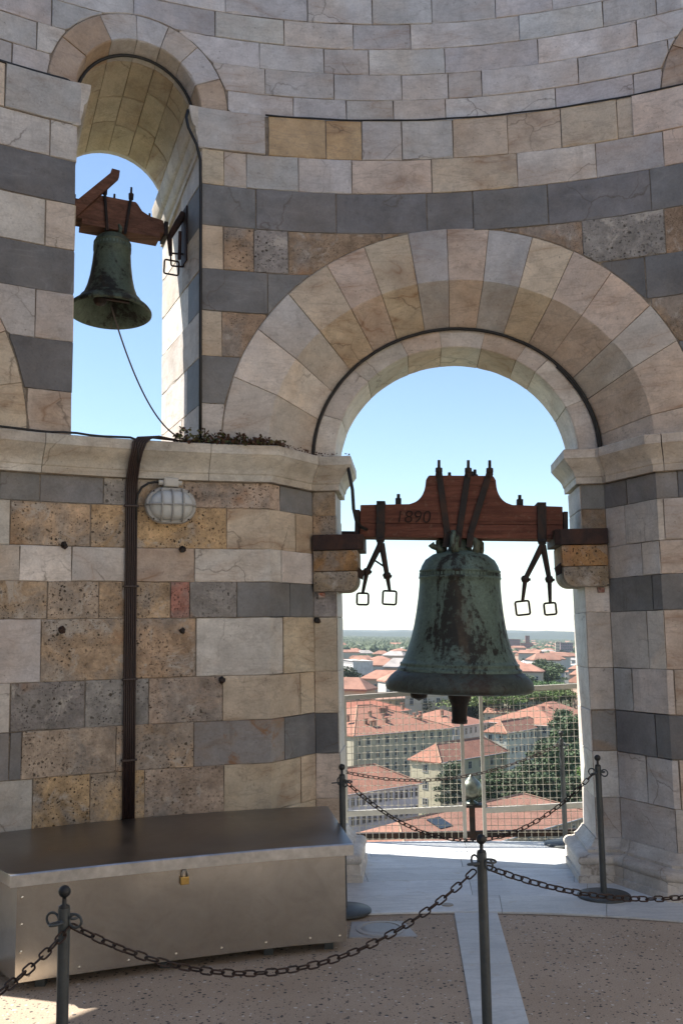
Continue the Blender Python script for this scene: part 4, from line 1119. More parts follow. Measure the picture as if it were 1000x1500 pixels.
def chain(a, b, sag, label, lift=0.0):
    a, b = Vector(a), Vector(b); root = empty('barrier_chain', (a + b) / 2, label, 'chain', 'rusty chains of the barrier')
    f_pts = []
    for i in range(401):
        k = i / 400; p_ = a.lerp(b, k); p_.z -= 4 * sag * k * (1 - k); f_pts.append(p_)
    pitch = 0.0425; acc = 0; nxt = pitch / 2; n_ = 0
    for i in range(400):
        seg = f_pts[i + 1] - f_pts[i]; L = seg.length
        while acc + L >= nxt:
            P = f_pts[i] + seg * ((nxt - acc) / L)
            d = seg.normalized()
            o = bpy.data.objects.new('chain_link', link0); COL.objects.link(o); o.parent = root
            q = d.to_track_quat('X', 'Z'); q = q @ Matrix.Rotation((pi / 4 + (pi / 2 if n_ % 2 else 0)) + random.uniform(-.25, .25), 3, 'X').to_quaternion()
            o.rotation_mode = 'QUATERNION'; o.rotation_quaternion = q; o.location = P - root.location
            n_ += 1; nxt += pitch
        acc += L
    return root
def ringpt(p_, toward, dz=-0.135, r=0.026):
    d = (Vector(toward) - Vector(p_)); d.z = 0; d.normalize(); return Vector((p_.x, p_.y, PH + dz)) + d * r
chain(ringpt(p_left, p_front), ringpt(p_front, p_left), 0.27, 'rusty chain sagging in front of the steel chest')
chain(ringpt(p_left, p_front), ringpt(p_far_l, p_left), 0.12, 'rusty chain running away from the post at the chest, towards the sunlit floor')
chain(ringpt(p_front, p_far_r), ringpt(p_far_r, p_front), 0.22, 'rusty chain from the strip post towards the right wall')
chain(ringpt(p_mid, p_right, -0.1), ringpt(p_right, p_mid, -0.1), 0.40, 'rusty chain hung across the arch between the two pier posts')
chain(ringpt(p_outl, p_out, -0.1), ringpt(p_out, p_outl, -0.1), 0.26, 'rusty chain on the outer walkway in front of the wire fence')

# ------------------------------------------------------------------ wire fence and outer railing
def ft(u, v_): return on_axis_plane(u, v_, 6.26)
def fence(tl, tr, ztl, ztr, zll, zlr, label):
    root = empty('wire_fence', A((tl + tr) / 2, 6.26, 0.012), label, 'fence', 'wire fence panels at the platform edge')
    Rz_ = Matrix.Rotation(-PA, 3, 'Z')
    for t_, zt in ((tl, ztl), (tr, ztr)):
        obj('post', MB().box(A(t_, 6.26, (zt + 0.012) / 2), 0.03, 0.035, zt - 0.012, Rz_), 'fencepaint', root, bevel=0.003)
    for z0, z1, h in ((ztl, ztr, 0.04), (zll, zlr, 0.045)):
        mb = MB().prism([A(tl, 6.24, z0 - h / 2), A(tl, 6.28, z0 - h / 2), A(tl, 6.28, z0 + h / 2), A(tl, 6.24, z0 + h / 2)], A(tr, 6.24, z1) - A(tl, 6.24, z0))
        obj('rail', mb, 'fencepaint', root, bevel=0.003)
    mb = MB(); w = 0.0023
    n_ = int((tr - tl) / 0.054)
    for i in range(1, n_):
        t_ = tl + (tr - tl) * i / n_; zt = ztl + (ztr - ztl) * i / n_
        mb.tube([A(t_, 6.258, 0.02), A(t_, 6.258, zt)], w, 4)
    m_ = int(ztl / 0.054)
    for j in range(m_):
        z = 0.03 + 0.054 * j; k = z / ztl
        mb.tube([A(tl, 6.252, z), A(tr, 6.252, z * ztr / ztl)], w, 4)
    stuff(obj('wire_mesh', mb, 'wire', root, fix=False))
tA = ft(509, 1100)[0] - 0.02; tB = ft(677, 1100)[0]; tC = ft(706, 1100)[0]; tD = 1.35
fence(tA, tB, ft(509, 1022)[1], ft(677, 1011)[1], ft(509, 1192)[1], ft(677, 1184)[1], 'cream steel fence panel with wire mesh, behind the large bell and the chest side')
fence(tC, tD, ft(706, 1012)[1], ft(850, 1002)[1], ft(706, 1187)[1], ft(860, 1176)[1], 'cream steel fence panel with wire mesh, by the right pier and sunlit post')
mb = MB(); mb.grid([[pol(2 * pi * i / 96, r, z) for r, z in ((6.2, -0.33), (7.2, -0.33), (7.2, -0.7), (6.2, -0.7))] for i in range(96)], True, True)
obj('outer_ledge', mb, 'cornice', tower, at=(0, 0, 0), color=(0.5, 0.48, 0.45))
mb = MB().lathe([(6.1, -0.36), (6.9, -0.72), (6.9, -47.0), (6.1, -47.0)], (0, 0, 0), 64)
obj('shaft', mb, 'wallplain', tower, at=(0, 0, 0), color=(0.55, 0.52, 0.48))
rl = empty('iron_railing', A(0.14, 6.72, -0.33), 'low dark iron railing with a bronze ball on its post, outside the fence', 'railing')
t_b = on_axis_plane(690, 1160, 6.72)
obj('bar', MB().prism([A(-1.6, 6.70, -0.085), A(-1.6, 6.74, -0.085), A(-1.6, 6.74, -0.03), A(-1.6, 6.70, -0.03)], A(1.75, 6.70, -0.02) - A(-1.6, 6.70, -0.085)), 'iron', rl)
for t_ in (t_b[0], -1.5, 1.62):
    obj('railing_post', MB().box(A(t_, 6.72, -0.06), 0.05, 0.05, 0.55, Matrix.Rotation(-PA, 3, 'Z')), 'iron', rl, bevel=0.004)
obj('cap_plate', MB().box(A(t_b[0], 6.72, 0.225), 0.26, 0.16, 0.022, Matrix.Rotation(-PA, 3, 'Z')), 'iron', rl, bevel=0.003)
bp = [(0.001, 0.0)] + [(0.06, 0.0), (0.055, 0.012), (0.022, 0.03), (0.02, 0.045)] + [(0.095 * sin(radians(a)), 0.13 - 0.095 * cos(radians(a))) for a in range(14, 160, 10)] + [(0.03, 0.228), (0.012, 0.245), (0.001, 0.262)]
obj('ball', MB().lathe(bp, A(t_b[0], 6.72, 0.236), 36), 'gold_ball', rl, smooth=True)

# ------------------------------------------------------------------ bulkhead lamp
la, lz_ = D_(-20.5), 2.627
LFm = Matrix.Translation(pol(la, R - 0.004, lz_)) @ Matrix.Rotation(-la, 4, 'Z')     # x right, y into wall, z up
lampo = empty('bulkhead_lamp', pol(la, R, lz_), 'oval grey caged bulkhead lamp on the striped wall beside the dark cables', 'lamp')
def stad(hw, hh, n=10):
    q = []
    for i in range(n + 1): a = -pi / 2 + pi * i / n; q.append((hw - hh + hh * cos(a), hh * sin(a)))
    for i in range(n + 1): a = pi / 2 + pi * i / n; q.append((-(hw - hh) + hh * cos(a), hh * sin(a)))
    return q
def lob(name, mb, mat, **kw): mb.xf(LFm); return obj(name, mb, mat, lampo, **kw)
rows = [[(x, y, z) for x, z in stad(hw, hh)] for hw, hh, y in ((0.168, 0.118, 0.0), (0.174, 0.124, -0.02), (0.175, 0.125, -0.05), (0.168, 0.118, -0.062), (0.15, 0.10, -0.062), (0.148, 0.098, -0.05))]
lob('housing', MB().grid(rows, False, True), 'lampgrey', smooth='auto')
rows = [[(x, y, z) for x, z in stad(hw, hh)] for hw, hh, y in ((0.15, 0.10, -0.05), (0.147, 0.097, -0.075), (0.135, 0.085, -0.10), (0.11, 0.06, -0.118), (0.06, 0.012, -0.124))]
mb = MB().grid(rows, False, True); mb.f.append(tuple(4 * 22 + j for j in range(22)))
lob('diffuser', mb, 'lampglass', smooth=True)
for x in (-0.072, 0.0, 0.072):
    lob('cage_bar', MB().tube([(x, -0.055, -0.11), (x, -0.10, -0.10), (x, -0.132, -0.05), (x, -0.138, 0.0), (x, -0.132, 0.05), (x, -0.10, 0.10), (x, -0.055, 0.11)], 0.0065, 8), 'lampgrey', smooth=True)
lob('cage_bar', MB().tube([(-0.165, -0.055, 0), (-0.15, -0.10, 0), (-0.10, -0.135, 0), (0.10, -0.135, 0), (0.15, -0.10, 0), (0.165, -0.055, 0)], 0.0065, 8), 'lampgrey', smooth=True)
lob('junction_box', MB().box((0.0, -0.035, 0.158), 0.10, 0.06, 0.06), 'lampbox', bevel=0.005)
lob('box_cover', MB().box((0.0, -0.068, 0.158), 0.085, 0.008, 0.05), 'lampbox', bevel=0.002)
lob('gland', MB().tube([(-0.05, -0.035, 0.158), (-0.082, -0.035, 0.158)], 0.018, 10), 'lampbox'); lob('gland', MB().tube([(0.05, -0.035, 0.158), (0.075, -0.035, 0.158)], 0.016, 10), 'lampbox')
lob('neck', MB().tube([(0, -0.03, 0.11), (0, -0.03, 0.135)], 0.018, 10), 'lampgrey')
for sx in (-1, 1):
    for sz in (-1, 1): lob('screw', MB().lathe([(0.001, 0.004), (0.006, 0.003), (0.0065, 0)], n=8).xf(Matrix.Translation((sx * 0.118, -0.062, sz * 0.094)) @ Matrix.Rotation(pi / 2, 4, 'X')), 'iron')
def wallpt(a, z, d): return pol(a, R - d, z)
pts = [LFm @ Vector(q) for q in ((-0.08, -0.035, 0.158), (-0.11, -0.035, 0.16), (-0.15, -0.035, 0.15), (-0.195, -0.035, 0.12), (-0.222, -0.033, 0.07), (-0.228, -0.03, 0.02), (-0.228, -0.025, -0.1))]
lob2 = obj('lamp_cord', MB().tube(pts, 0.008, 8), 'blackcable', lampo, smooth=True)

# ------------------------------------------------------------------ cable bundle and single cables
cb = empty('cable_bundle', wallpt(D_(-23.65), 0.6, 0.03), 'thick bundle of dark brown cables running down the striped wall into the chest', 'cables')
for k in range(6):
    off = (k - 2.5) * 0.0135 / R
    a = D_(-23.65) + off
    dd = 0.018 + (0.004 if k % 2 else 0)
    pts = [wallpt(a, z, dd) for z in (0.58, 1.2, 1.8, 2.4, 2.70, 2.77)] + [wallpt(a, 2.82, 0.045), wallpt(a + 0.0, 2.90, 0.10), wallpt(a + 0.002, 2.97, 0.142), wallpt(a + 0.005 + off * .3, 3.03, 0.148), wallpt(a + 0.012 + off * .3, 3.066, 0.138), wallpt(a + 0.025 + off * .2, 3.076 + 0.002 * k, 0.12), wallpt(a + 0.06, 3.075, 0.08 - 0.004 * k), wallpt(a + 0.09, 3.072, 0.05)]
    obj('cable', MB().tube(pts, 0.0072, 7), 'cablem', cb, smooth=True)
for z in (0.95, 1.47, 2.08, 2.62):
    obj('clip', MB().box(wallpt(D_(-23.65), z, 0.02), 0.10, 0.032, 0.014, Matrix.Rotation(D_(23.65), 3, 'Z')), 'cablem', cb, bevel=0.003)
def cable(pts, r, label, mat='blackcable'):
    return tag(obj('cable', MB().tube(pts, r, 8), mat, None, smooth=True), label, 'cable')
cable([wallpt(D_(-46) + D_(22.0) * i / 20, 3.068 + 0.004 * sin(i * 1.3), 0.105 + 0.008 * sin(i * 2.1)) for i in range(21)] + [wallpt(D_(-23.6), 3.05, 0.14), wallpt(D_(-23.45), 2.98, 0.146), wallpt(D_(-23.4), 2.9, 0.11)], 0.008, 'thin black cable lying along the top of the lower cornice below the narrow window')
cable([A(1.066 * cos(th), YC - 0.012 - (0.006 if i % 7 else 0.0), ZC + 0.972 * sin(th)) for i, th in ((i, pi * i / 60) for i in range(61))], 0.0125, 'black cable following the inner edge of the wide arch')
cable([A(1.055 * cos(th), YC - 0.014, ZC + 0.955 * sin(th) + 0.004 * sin(9 * th)) for th in (0.75 * i / 16 for i in range(17))], 0.011, 'second short black cable on the right haunch of the wide arch')
def wring(th, y, r): return axis_pt(PW, r * cos(th), y, ZA + r * sin(th) + max(0, y - 4.75) * f_)
pts = [pol(D_(-47) + D_(17.6) * i / 12, R + 0.008, ZA + 0.008) for i in range(13)] + [axis_pt(PW, -0.44, 4.80, ZA + 0.02)]
pts += [wring(pi * 0.985 - pi * 0.96 * i / 24, 4.90, WR - 0.012) for i in range(25)]
pts += [axis_pt(PW, t_, y_, z_) for t_, y_, z_ in ((0.405, 4.82, 5.56), (0.345, 4.75, 5.53), (0.325, 4.72, 5.46), (0.34, 4.715, 5.38), (0.40, 4.71, 5.26), (0.428, 4.715, 5.15), (0.432, 4.715, 4.8), (0.43, 4.712, 4.3), (0.43, 4.712, 3.7), (0.43, 4.712, 3.08))]
cable(pts, 0.0115, 'black cable looping under the high window arch and down its jamb')
cable([pol(D_(-12.2) + D_(39) * i / 40, R - 0.006 + 0.004 * sin(i), ZA + 0.002) for i in range(41)], 0.007, 'thin black cable along the ledge above the wide arch')
cable([A(-0.80, YC - 0.10, 2.97), A(-0.77, YC - 0.11, 2.80), A(-0.765, YC - 0.10, 2.66), A(-0.75, YC - 0.06, 2.58), A(-0.72, YC - 0.0, 2.535), A(-0.68, YC + 0.06, 2.52)], 0.013, 'black cable hanging from the cornice to the left end of the bell yoke')

# ------------------------------------------------------------------ plants on the cornice
M['leaf'] = mat_simple('green_leaf', (0.085, 0.105, 0.03), 0.6, 0, 0.5, 9, 0.2, 0.002, (0.13, 0.10, 0.035))
M['dryleaf'] = mat_simple('dry_leaf', (0.10, 0.05, 0.03), 0.75, 0, 0.5, 20, 0.2, 0.002)
def leaf(mb, P, s_, rnd=random):
    a = rnd.uniform(0, 2 * pi); el = rnd.uniform(-0.6, 0.9); d = Vector((cos(a) * cos(el), sin(a) * cos(el), sin(el)))
    x = d.orthogonal().normalized(); x = Matrix.Rotation(rnd.uniform(0, 6.28), 3, d) @ x
    mb.add([P, P + d * s_ * 0.5 + x * s_ * 0.42, P + d * s_, P + d * s_ * 0.5 - x * s_ * 0.42], [(0, 1, 2, 3)])
qa, qb = LP.px(252, 3.08), LP.px(400, 3.08); qc = LP.px(490, 3.08)
pl = empty('wall_plant', LP.P(qa + 0.3, 3.056, -0.08), 'low green creeper with dry stems growing on top of the cornice', 'plant')
g_, dmb = MB(), MB()
for i in range(1100):
    k = random.random() ** 0.8; q = qa + (qb - qa) * k
    hgt = 0.085 * (0.5 + 0.9 * sin(k * 17) ** 2) * (1 - 0.55 * k)
    P = LP.P(q + random.gauss(0, 0.015), 3.055 + random.uniform(-0.035, 1.0) * hgt, -random.uniform(0.02, 0.145))
    leaf(g_ if random.random() < 0.72 - 0.55 * k else dmb, P, random.uniform(0.016, 0.034))
for i in range(260):
    q = qa + (qc - qa) * random.random()
    leaf(dmb, LP.P(q, 3.055 + random.uniform(0, 0.03) ** 1.0, -random.uniform(0.05, 0.14)), random.uniform(0.008, 0.02))
stuff(obj('foliage', g_, 'leaf', pl, fix=False)); stuff(obj('dry_foliage', dmb, 'dryleaf', pl, fix=False))
pl2 = empty('wall_weed', axis_pt(PW, WR - 0.02, 5.0, 3.06), 'tiny weed with pinkish flowers at the foot of the narrow window jamb', 'plant')
g2 = MB()
for i in range(70): leaf(g2, axis_pt(PW, WR - 0.03 + random.uniform(-.03, .01), 4.98 + random.uniform(-.06, .06), 3.06 + random.uniform(0, 0.12)), random.uniform(.008, .02))
stuff(obj('foliage', g2, 'dryleaf', pl2, fix=False))
# ------------------------------------------------------------------ the city (level ground; the tower leans against it)
HC = 47.75
CTM = Matrix.Translation(CAM) @ Matrix.Rotation(0.0283, 4, 'Y') @ Matrix.Translation((0, 0, -HC))
_ci = Matrix.Rotation(-0.0283, 3, 'Y')
def cp(u, v_, h):
    d = _ci @ ray(u, v_); return Vector((d.x, d.y, 0)) * ((h - HC) / d.z)
def az(u, v_=1000): d = _ci @ ray(u, v_); return d.x / d.y
t = NT('plaster'); v, oi = t.coords(); n1 = t.noise(v, 0.35, 6, 0.65); n2 = t.noise(v, 2.2, 5, 0.6)
c = t.mix(1.0, oi.outputs['Color'], t.ramp(n1, [(0.3, 0.66), (0.7, 0.95)]), 'MULTIPLY'); c = t.mix(0.6, c, t.ramp(n2, [(0.3, 0.82), (0.7, 1.05)]), 'MULTIPLY')
M['plaster'] = t.done(c, 0.85)
t = NT('terracotta_roof'); v, oi = t.coords(); n1 = t.noise(v, 0.25, 5, 0.6); n2 = t.noise(v, 3.2, 3, 0.7); n3 = t.noise(v, 0.9, 4, 0.65)
c = t.mix(1.0, oi.outputs['Color'], t.ramp(n1, [(0.3, 0.82), (0.7, 1.12)]), 'MULTIPLY')
c = t.mix(0.9, c, t.ramp(n2, [(0.25, 0.55), (0.5, 1.0), (0.75, 1.35)]), 'MULTIPLY')
c = t.mix(t.ramp(n3, [(0.55, 0.0), (0.75, 0.45)]), c, (0.30, 0.20, 0.15))
M['roof'] = t.done(c, 0.9, 0, t.bump(n2, 0.8, 0.12))
M['glass'] = mat_simple('dark_window', (0.03, 0.035, 0.04), 0.2, 0, 0.2, 2)
M['frame'] = mat_simple('window_frame', (0.36, 0.36, 0.35), 0.6, 0, 0.1, 3)
M['bark'] = mat_simple('bark', (0.07, 0.05, 0.04), 0.9, 0, 0.3, 2)
t = NT('ground'); v, oi = t.coords(False)
n1 = t.noise(v, 0.006, 6, 0.65); n2 = t.noise(v, 0.045, 5, 0.6); n3 = t.noise(v, 0.0016, 4, 0.6)
c = t.mix(t.ramp(n1, [(0.42, 0.0), (0.58, 1.0)]), (0.05, 0.075, 0.025), (0.16, 0.14, 0.10))
c = t.mix(t.ramp(n2, [(0.5, 0.0), (0.62, 0.7)]), c, (0.035, 0.055, 0.02))
c = t.mix(t.ramp(n3, [(0.5, 0.0), (0.62, 0.6)]), c, (0.06, 0.085, 0.03))
M['ground'] = t.done(c, 0.95)
def mat_foliage(name, col, var=0.5):
    t = NT(name); v, oi = t.coords(); n1 = t.noise(v, 0.55, 4, 0.6); n2 = t.noise(v, 4, 2)
    c = t.mix(1.0, oi.outputs['Color'], t.ramp(n1, [(0.3, 1 - var), (0.7, 1 + var * 0.7)]), 'MULTIPLY'); c = t.mix(0.7, c, t.ramp(n2, [(0.3, 0.7), (0.7, 1.3)]), 'MULTIPLY')
    m = t.done(c, 0.75); return m
M['foliage'] = mat_foliage('foliage', None)
M['hill'] = mat_simple('wooded_hill', (0.03, 0.05, 0.03), 0.95, 0, 0.6, 0.02, 0.0)

def cobj(name, mb, mat, parent=None, m=None, color=None, smooth=False, fix=True):
    me = bpy.data.meshes.new(name); me.from_pydata([tuple(p) for p in mb.v], [], mb.f)
    if fix:
        bm = bmesh.new(); bm.from_mesh(me); bmesh.ops.recalc_face_normals(bm, faces=bm.faces); bm.to_mesh(me); bm.free()
    me.materials.append(M[mat])
    if smooth: me.polygons.foreach_set('use_smooth', [True] * len(me.polygons))
    o = bpy.data.objects.new(name, me); COL.objects.link(o)
    if parent: o.parent = parent
    if m is not None: 
        if parent: o.matrix_local = m
        else: o.matrix_world = m
    if color: o.color = (*color, 1)
    return o
gm = MB(); gm.grid([[Vector((x, y, 0)) for x in (-26000, -6000, -2000, -500, 0, 500, 2000, 6000, 26000)] for y in (-4000, -200, 0, 200, 600, 1500, 4000, 9000, 26000)])
struct(cobj('ground', gm, 'ground', m=CTM))
# window mesh: frame, sill and dark pane in one
wm = MB(); wm.add([(-.5, -.02, 0), (.5, -.02, 0), (.5, -.02, 1), (-.5, -.02, 1)], [(0, 1, 2, 3)])
nf0 = len(wm.f)
for c_, sx, sz in (((-.5, -.04, .5), .10, 1.1), ((.5, -.04, .5), .10, 1.1), ((0, -.04, 1), 1.1, .07), ((0, -.06, 0), 1.25, .08), ((0, -.03, .5), .06, 1.0), ((0, -.03, .62), 1.0, .04)):
    wm.box(c_, sx, .1, sz)
wme = bpy.data.meshes.new('window'); wme.from_pydata([tuple(p) for p in wm.v], [], wm.f); wme.materials.append(M['glass']); wme.materials.append(M['frame'])
for i, p_ in enumerate(wme.polygons): p_.material_index = 0 if i < nf0 else 1

def hip_roof(w, d, h, rise, hip=1.0, ov=0.6):
    """local: x 0..w, y 0..d"""
    r = min(d, w) / 2 * hip
    a = [(-ov, -ov, h), (w + ov, -ov, h), (w + ov, d + ov, h), (-ov, d + ov, h)]
    if w >= d: b = [(r - ov * (hip <= 0), d / 2, h + rise), (w - r + ov * (hip <= 0), d / 2, h + rise)]; fs = [(0, 1, 5, 4), (2, 3, 4, 5), (1, 2, 5), (3, 0, 4)]
    else: b = [(w / 2, r, h + rise), (w / 2, d - r, h + rise)]; fs = [(0, 1, 4), (1, 2, 5, 4), (2, 3, 5), (3, 0, 4, 5)]
    mb = MB(); mb.add(a + b, fs)
    mb.add([(x, y, z - 0.3) for x, y, z in a] + a, [(3, 2, 1, 0), (0, 1, 5, 4), (1, 2, 6, 5), (2, 3, 7, 6), (3, 0, 4, 7)])
    return mb, b
ROOFC = (0.285, 0.132, 0.088)
def building(name, label, mid, right, h, depth, rise, wallc, roofc=ROOFC, left=None, rows=3, pitch=3.6, sill=None, win=(1.3, 1.9), hip=1.0, chim=0, floors=3.6, cat='building', side=True, wincols=None, group=None):
    m0, m1 = cp(*mid, h), cp(*right, h); e = m1 - m0; w = e.length; yaw = atan2(e.y, e.x)
    if left is not None:
        l0 = cp(*left, h); depth = abs((l0 - m0).dot(Vector((-sin(yaw), cos(yaw), 0))))
    root = empty(name, (0, 0, 0), label, cat, group); root.matrix_world = CTM @ Matrix.Translation(m0) @ Matrix.Rotation(yaw, 4, 'Z')
    cobj('wall', MB().prism([(0, 0, 0), (w, 0, 0), (w, depth, 0), (0, depth, 0)], (0, 0, h - 0.02)), 'plaster', root, color=wallc)
    mb, rb = hip_roof(w, depth, h, rise, hip)
    rf = cobj('roof', mb, 'roof', root, color=jit(roofc, .05))
    a0 = [Vector((-.6, -.6, h)), Vector((w + .6, -.6, h))]
    if w >= depth and hip > 0:
        for p0, p1 in ((a0[0], Vector(rb[0])), (a0[1], Vector(rb[1])), (Vector(rb[0]), Vector(rb[1]))):
            cobj('ridge_cap', MB().tube([p0 + Vector((0, 0, .05)), p1 + Vector((0, 0, .05))], 0.22, 5), 'roof', rf, color=jit((0.40, 0.24, 0.16), .1))
    n_ = max(1, int(w / pitch)) if wincols is None else wincols
    for r_ in range(rows):
        z = h - 1.0 - win[1] - r_ * floors
        if z < 0.3: break
        for i in range(n_):
            o = bpy.data.objects.new('window', wme); COL.objects.link(o); o.parent = root; o.location = (w * (i + 0.5) / n_, -0.03, z); o.scale = (win[0], 1, win[1])
        if side:
            k = max(1, int(depth / (pitch * 1.3)))
            for i in range(k):
                o = bpy.data.objects.new('window', wme); COL.objects.link(o); o.parent = root; o.location = (-0.03, depth * (i + 0.5) / k, z); o.scale = (win[0], 1, win[1]); o.rotation_euler = (0, 0, -pi / 2)
    cobj('gutter', MB().tube([(-.65, -.65, h - 0.1), (w + .65, -.65, h - 0.1)], 0.14, 6), 'frame', root)
    for i in range(chim):
        x = w * random.uniform(0.12, 0.9); y = depth * random.uniform(0.12, 0.42); zr = h + rise * y / (depth / 2)
        ch = cobj('chimney', MB().box((x, y, zr + 0.5), 1.15, 0.8, 2.0), 'plaster', rf, color=jit((0.36, 0.22, 0.16), .15))
        cobj('chimney_cap', MB().box((x, y, zr + 1.75), 1.45, 1.05, 0.25), 'roof', rf, color=jit(ROOFC, .1))
    return root
random.seed(21)
building('long_building', 'long cream building of three storeys with many chimneys on its hipped terracotta roof', (518, 1078), (662, 1066), 15, 40, 7.5, (0.50, 0.45, 0.34), rows=3, chim=15, pitch=4.2, win=(1.5, 2.2), floors=4.3, side=False)
building('pale_wing', 'pale grey wing behind the fence posts, adjoining the long cream building', (664, 1065), (713, 1058), 14.5, 26, 5, (0.50, 0.50, 0.50), rows=3, pitch=3.6, floors=4.3, win=(1.4, 2.2), side=False, chim=1)
building('white_school', 'low white building with rows of close-set windows and hipped red roof, beside the left pier', (504, 1164), (613, 1147), 13, 15, 4.2, (0.60, 0.60, 0.62), rows=3, pitch=1.75, floors=4.0, win=(1.0, 1.9), side=False)
building('cream_house', 'cream house with sunlit end wall and hipped terracotta roof behind the dark tree', (645, 1117), (742, 1101), 14, 14, 4.2, (0.60, 0.54, 0.38), left=(600, 1112), rows=3, pitch=5.0, floors=4.4, win=(1.5, 1.9))
building('white_villa', 'white house with a cream end wall and blue-shaded front among the conifers', (741, 1074), (796, 1064), 13, 14, 3.6, (0.62, 0.60, 0.52), left=(714, 1071), rows=2, pitch=3.2, floors=4.6, win=(1.3, 2.0))
building('wide_roofed_block', 'wide terracotta roofed block behind the white house', (708, 1057), (818, 1064), 14, 34, 6, (0.5, 0.46, 0.38), rows=1, chim=2, side=False)
building('upper_roofed_block', 'terracotta roofed block in front of the pine crowns', (752, 1046), (822, 1050), 14, 30, 5, (0.5, 0.46, 0.38), rows=1, chim=1, side=False)
b7 = building('near_building', 'broad terracotta roof close below the wire fence', (600, 1268), (868, 1192), 9, 22, 4.3, (0.34, 0.28, 0.22), (0.29, 0.145, 0.1), rows=1, pitch=6, side=False, hip=1.0)
building('red_roofed_hall', 'long low red roofed hall behind the long cream building', (500, 1052), (600, 1040), 12, 26, 5, (0.5, 0.4, 0.32), (0.38, 0.14, 0.085), rows=1, chim=0, side=False)
building('ochre_block', 'ochre block with grey windows partly hidden by the large bell', (540, 1026), (618, 1022), 14, 14, 3, (0.42, 0.38, 0.28), (0.45, 0.27, 0.2), rows=2, pitch=4, side=False)
building('white_flats', 'white and grey flats with balconies by the left pier', (503, 966), (517, 968), 26, 16, 0.4, (0.62, 0.62, 0.62), (0.5, 0.48, 0.46), rows=4, pitch=4, side=False, floors=4)
building('white_flats', 'cream flats with a flat white top beside the grey flats', (519, 974), (538, 973), 20, 14, 0.4, (0.58, 0.52, 0.42), (0.6, 0.58, 0.55), rows=3, pitch=4, side=False, floors=4)
building('white_house_row', 'white house with red roof and small windows beside the right jamb', (826, 984), (862, 985), 12, 18, 4, (0.62, 0.62, 0.60), rows=2, pitch=4, side=False, floors=4)
building('green_roofed_shed', 'long pale blue shed roof beyond the round trees', (824, 974), (862, 975), 9, 30, 2, (0.5, 0.52, 0.52), (0.42, 0.50, 0.52), rows=1, pitch=5, side=False)
building('white_pavilion', 'white tented pavilion behind the rim of the large bell', (748, 976), (765, 977), 12, 20, 7, (0.55, 0.6, 0.68), (0.72, 0.74, 0.76), rows=1, pitch=5, side=False)
def far_block(name, label, u0, u1, D, h, wallc, depth, rows, cols):
    x0, x1 = az(u0, 935) * D, az(u1, 935) * D; w = x1 - x0
    root = empty(name, (0, 0, 0), label, 'building'); root.matrix_world = CTM @ Matrix.Translation((x0, D, 0)) @ Matrix.Rotation(-0.15, 4, 'Z')
    cobj('wall', MB().prism([(0, 0, 0), (w, 0, 0), (w, depth, 0), (0, depth, 0)], (0, 0, h)), 'plaster', root, color=wallc)
    cobj('roof', MB().box((w / 2, depth / 2, h + .5), w + 1, depth + 1, 1), 'plaster', root, color=tuple(c_ * .8 for c_ in wallc))
    for i in range(cols):
        for j in range(rows):
            q = bpy.data.objects.new('window', wme); COL.objects.link(q); q.parent = root; q.location = (w * (i + .5) / cols, -0.05, h * (j + .35) / rows); q.scale = (w / cols * .45, 1, h / rows * .45)
far_block('brick_tower_block', 'tall red brick tower block on the far edge of town', 769, 775, 2700, 45, (0.36, 0.15, 0.11), 14, 8, 3)
far_block('brick_long_block', 'long purple brick block left of the brick tower block, far edge of town', 739, 761, 2500, 36, (0.30, 0.17, 0.16), 14, 6, 8)
far_block('brick_long_block', 'red brick block joined to the foot of the brick tower block', 762, 780, 2600, 26, (0.36, 0.18, 0.14), 14, 4, 6)
far_block('cream_slab_block', 'narrow cream slab block on the far edge of town', 813, 819, 2000, 34, (0.62, 0.55, 0.42), 12, 6, 2)
far_block('mauve_slab_block', 'wide mauve slab block next to the narrow cream one', 820, 838, 2050, 32, (0.33, 0.25, 0.27), 14, 6, 7)
# skylight in the near roof
m0, m1 = cp(600, 1268, 9), cp(868, 1192, 9); e7 = (m1 - m0).length
cobj('skylight', MB().box((e7 * 0.30, 8.0, 9 + 4.3 * 8 / 11 + .12), 4.2, 3.4, 0.2, Matrix.Rotation(math.atan2(4.3, 11), 3, 'X')), 'glass', b7.children[1], color=(0.2, 0.22, 0.24))

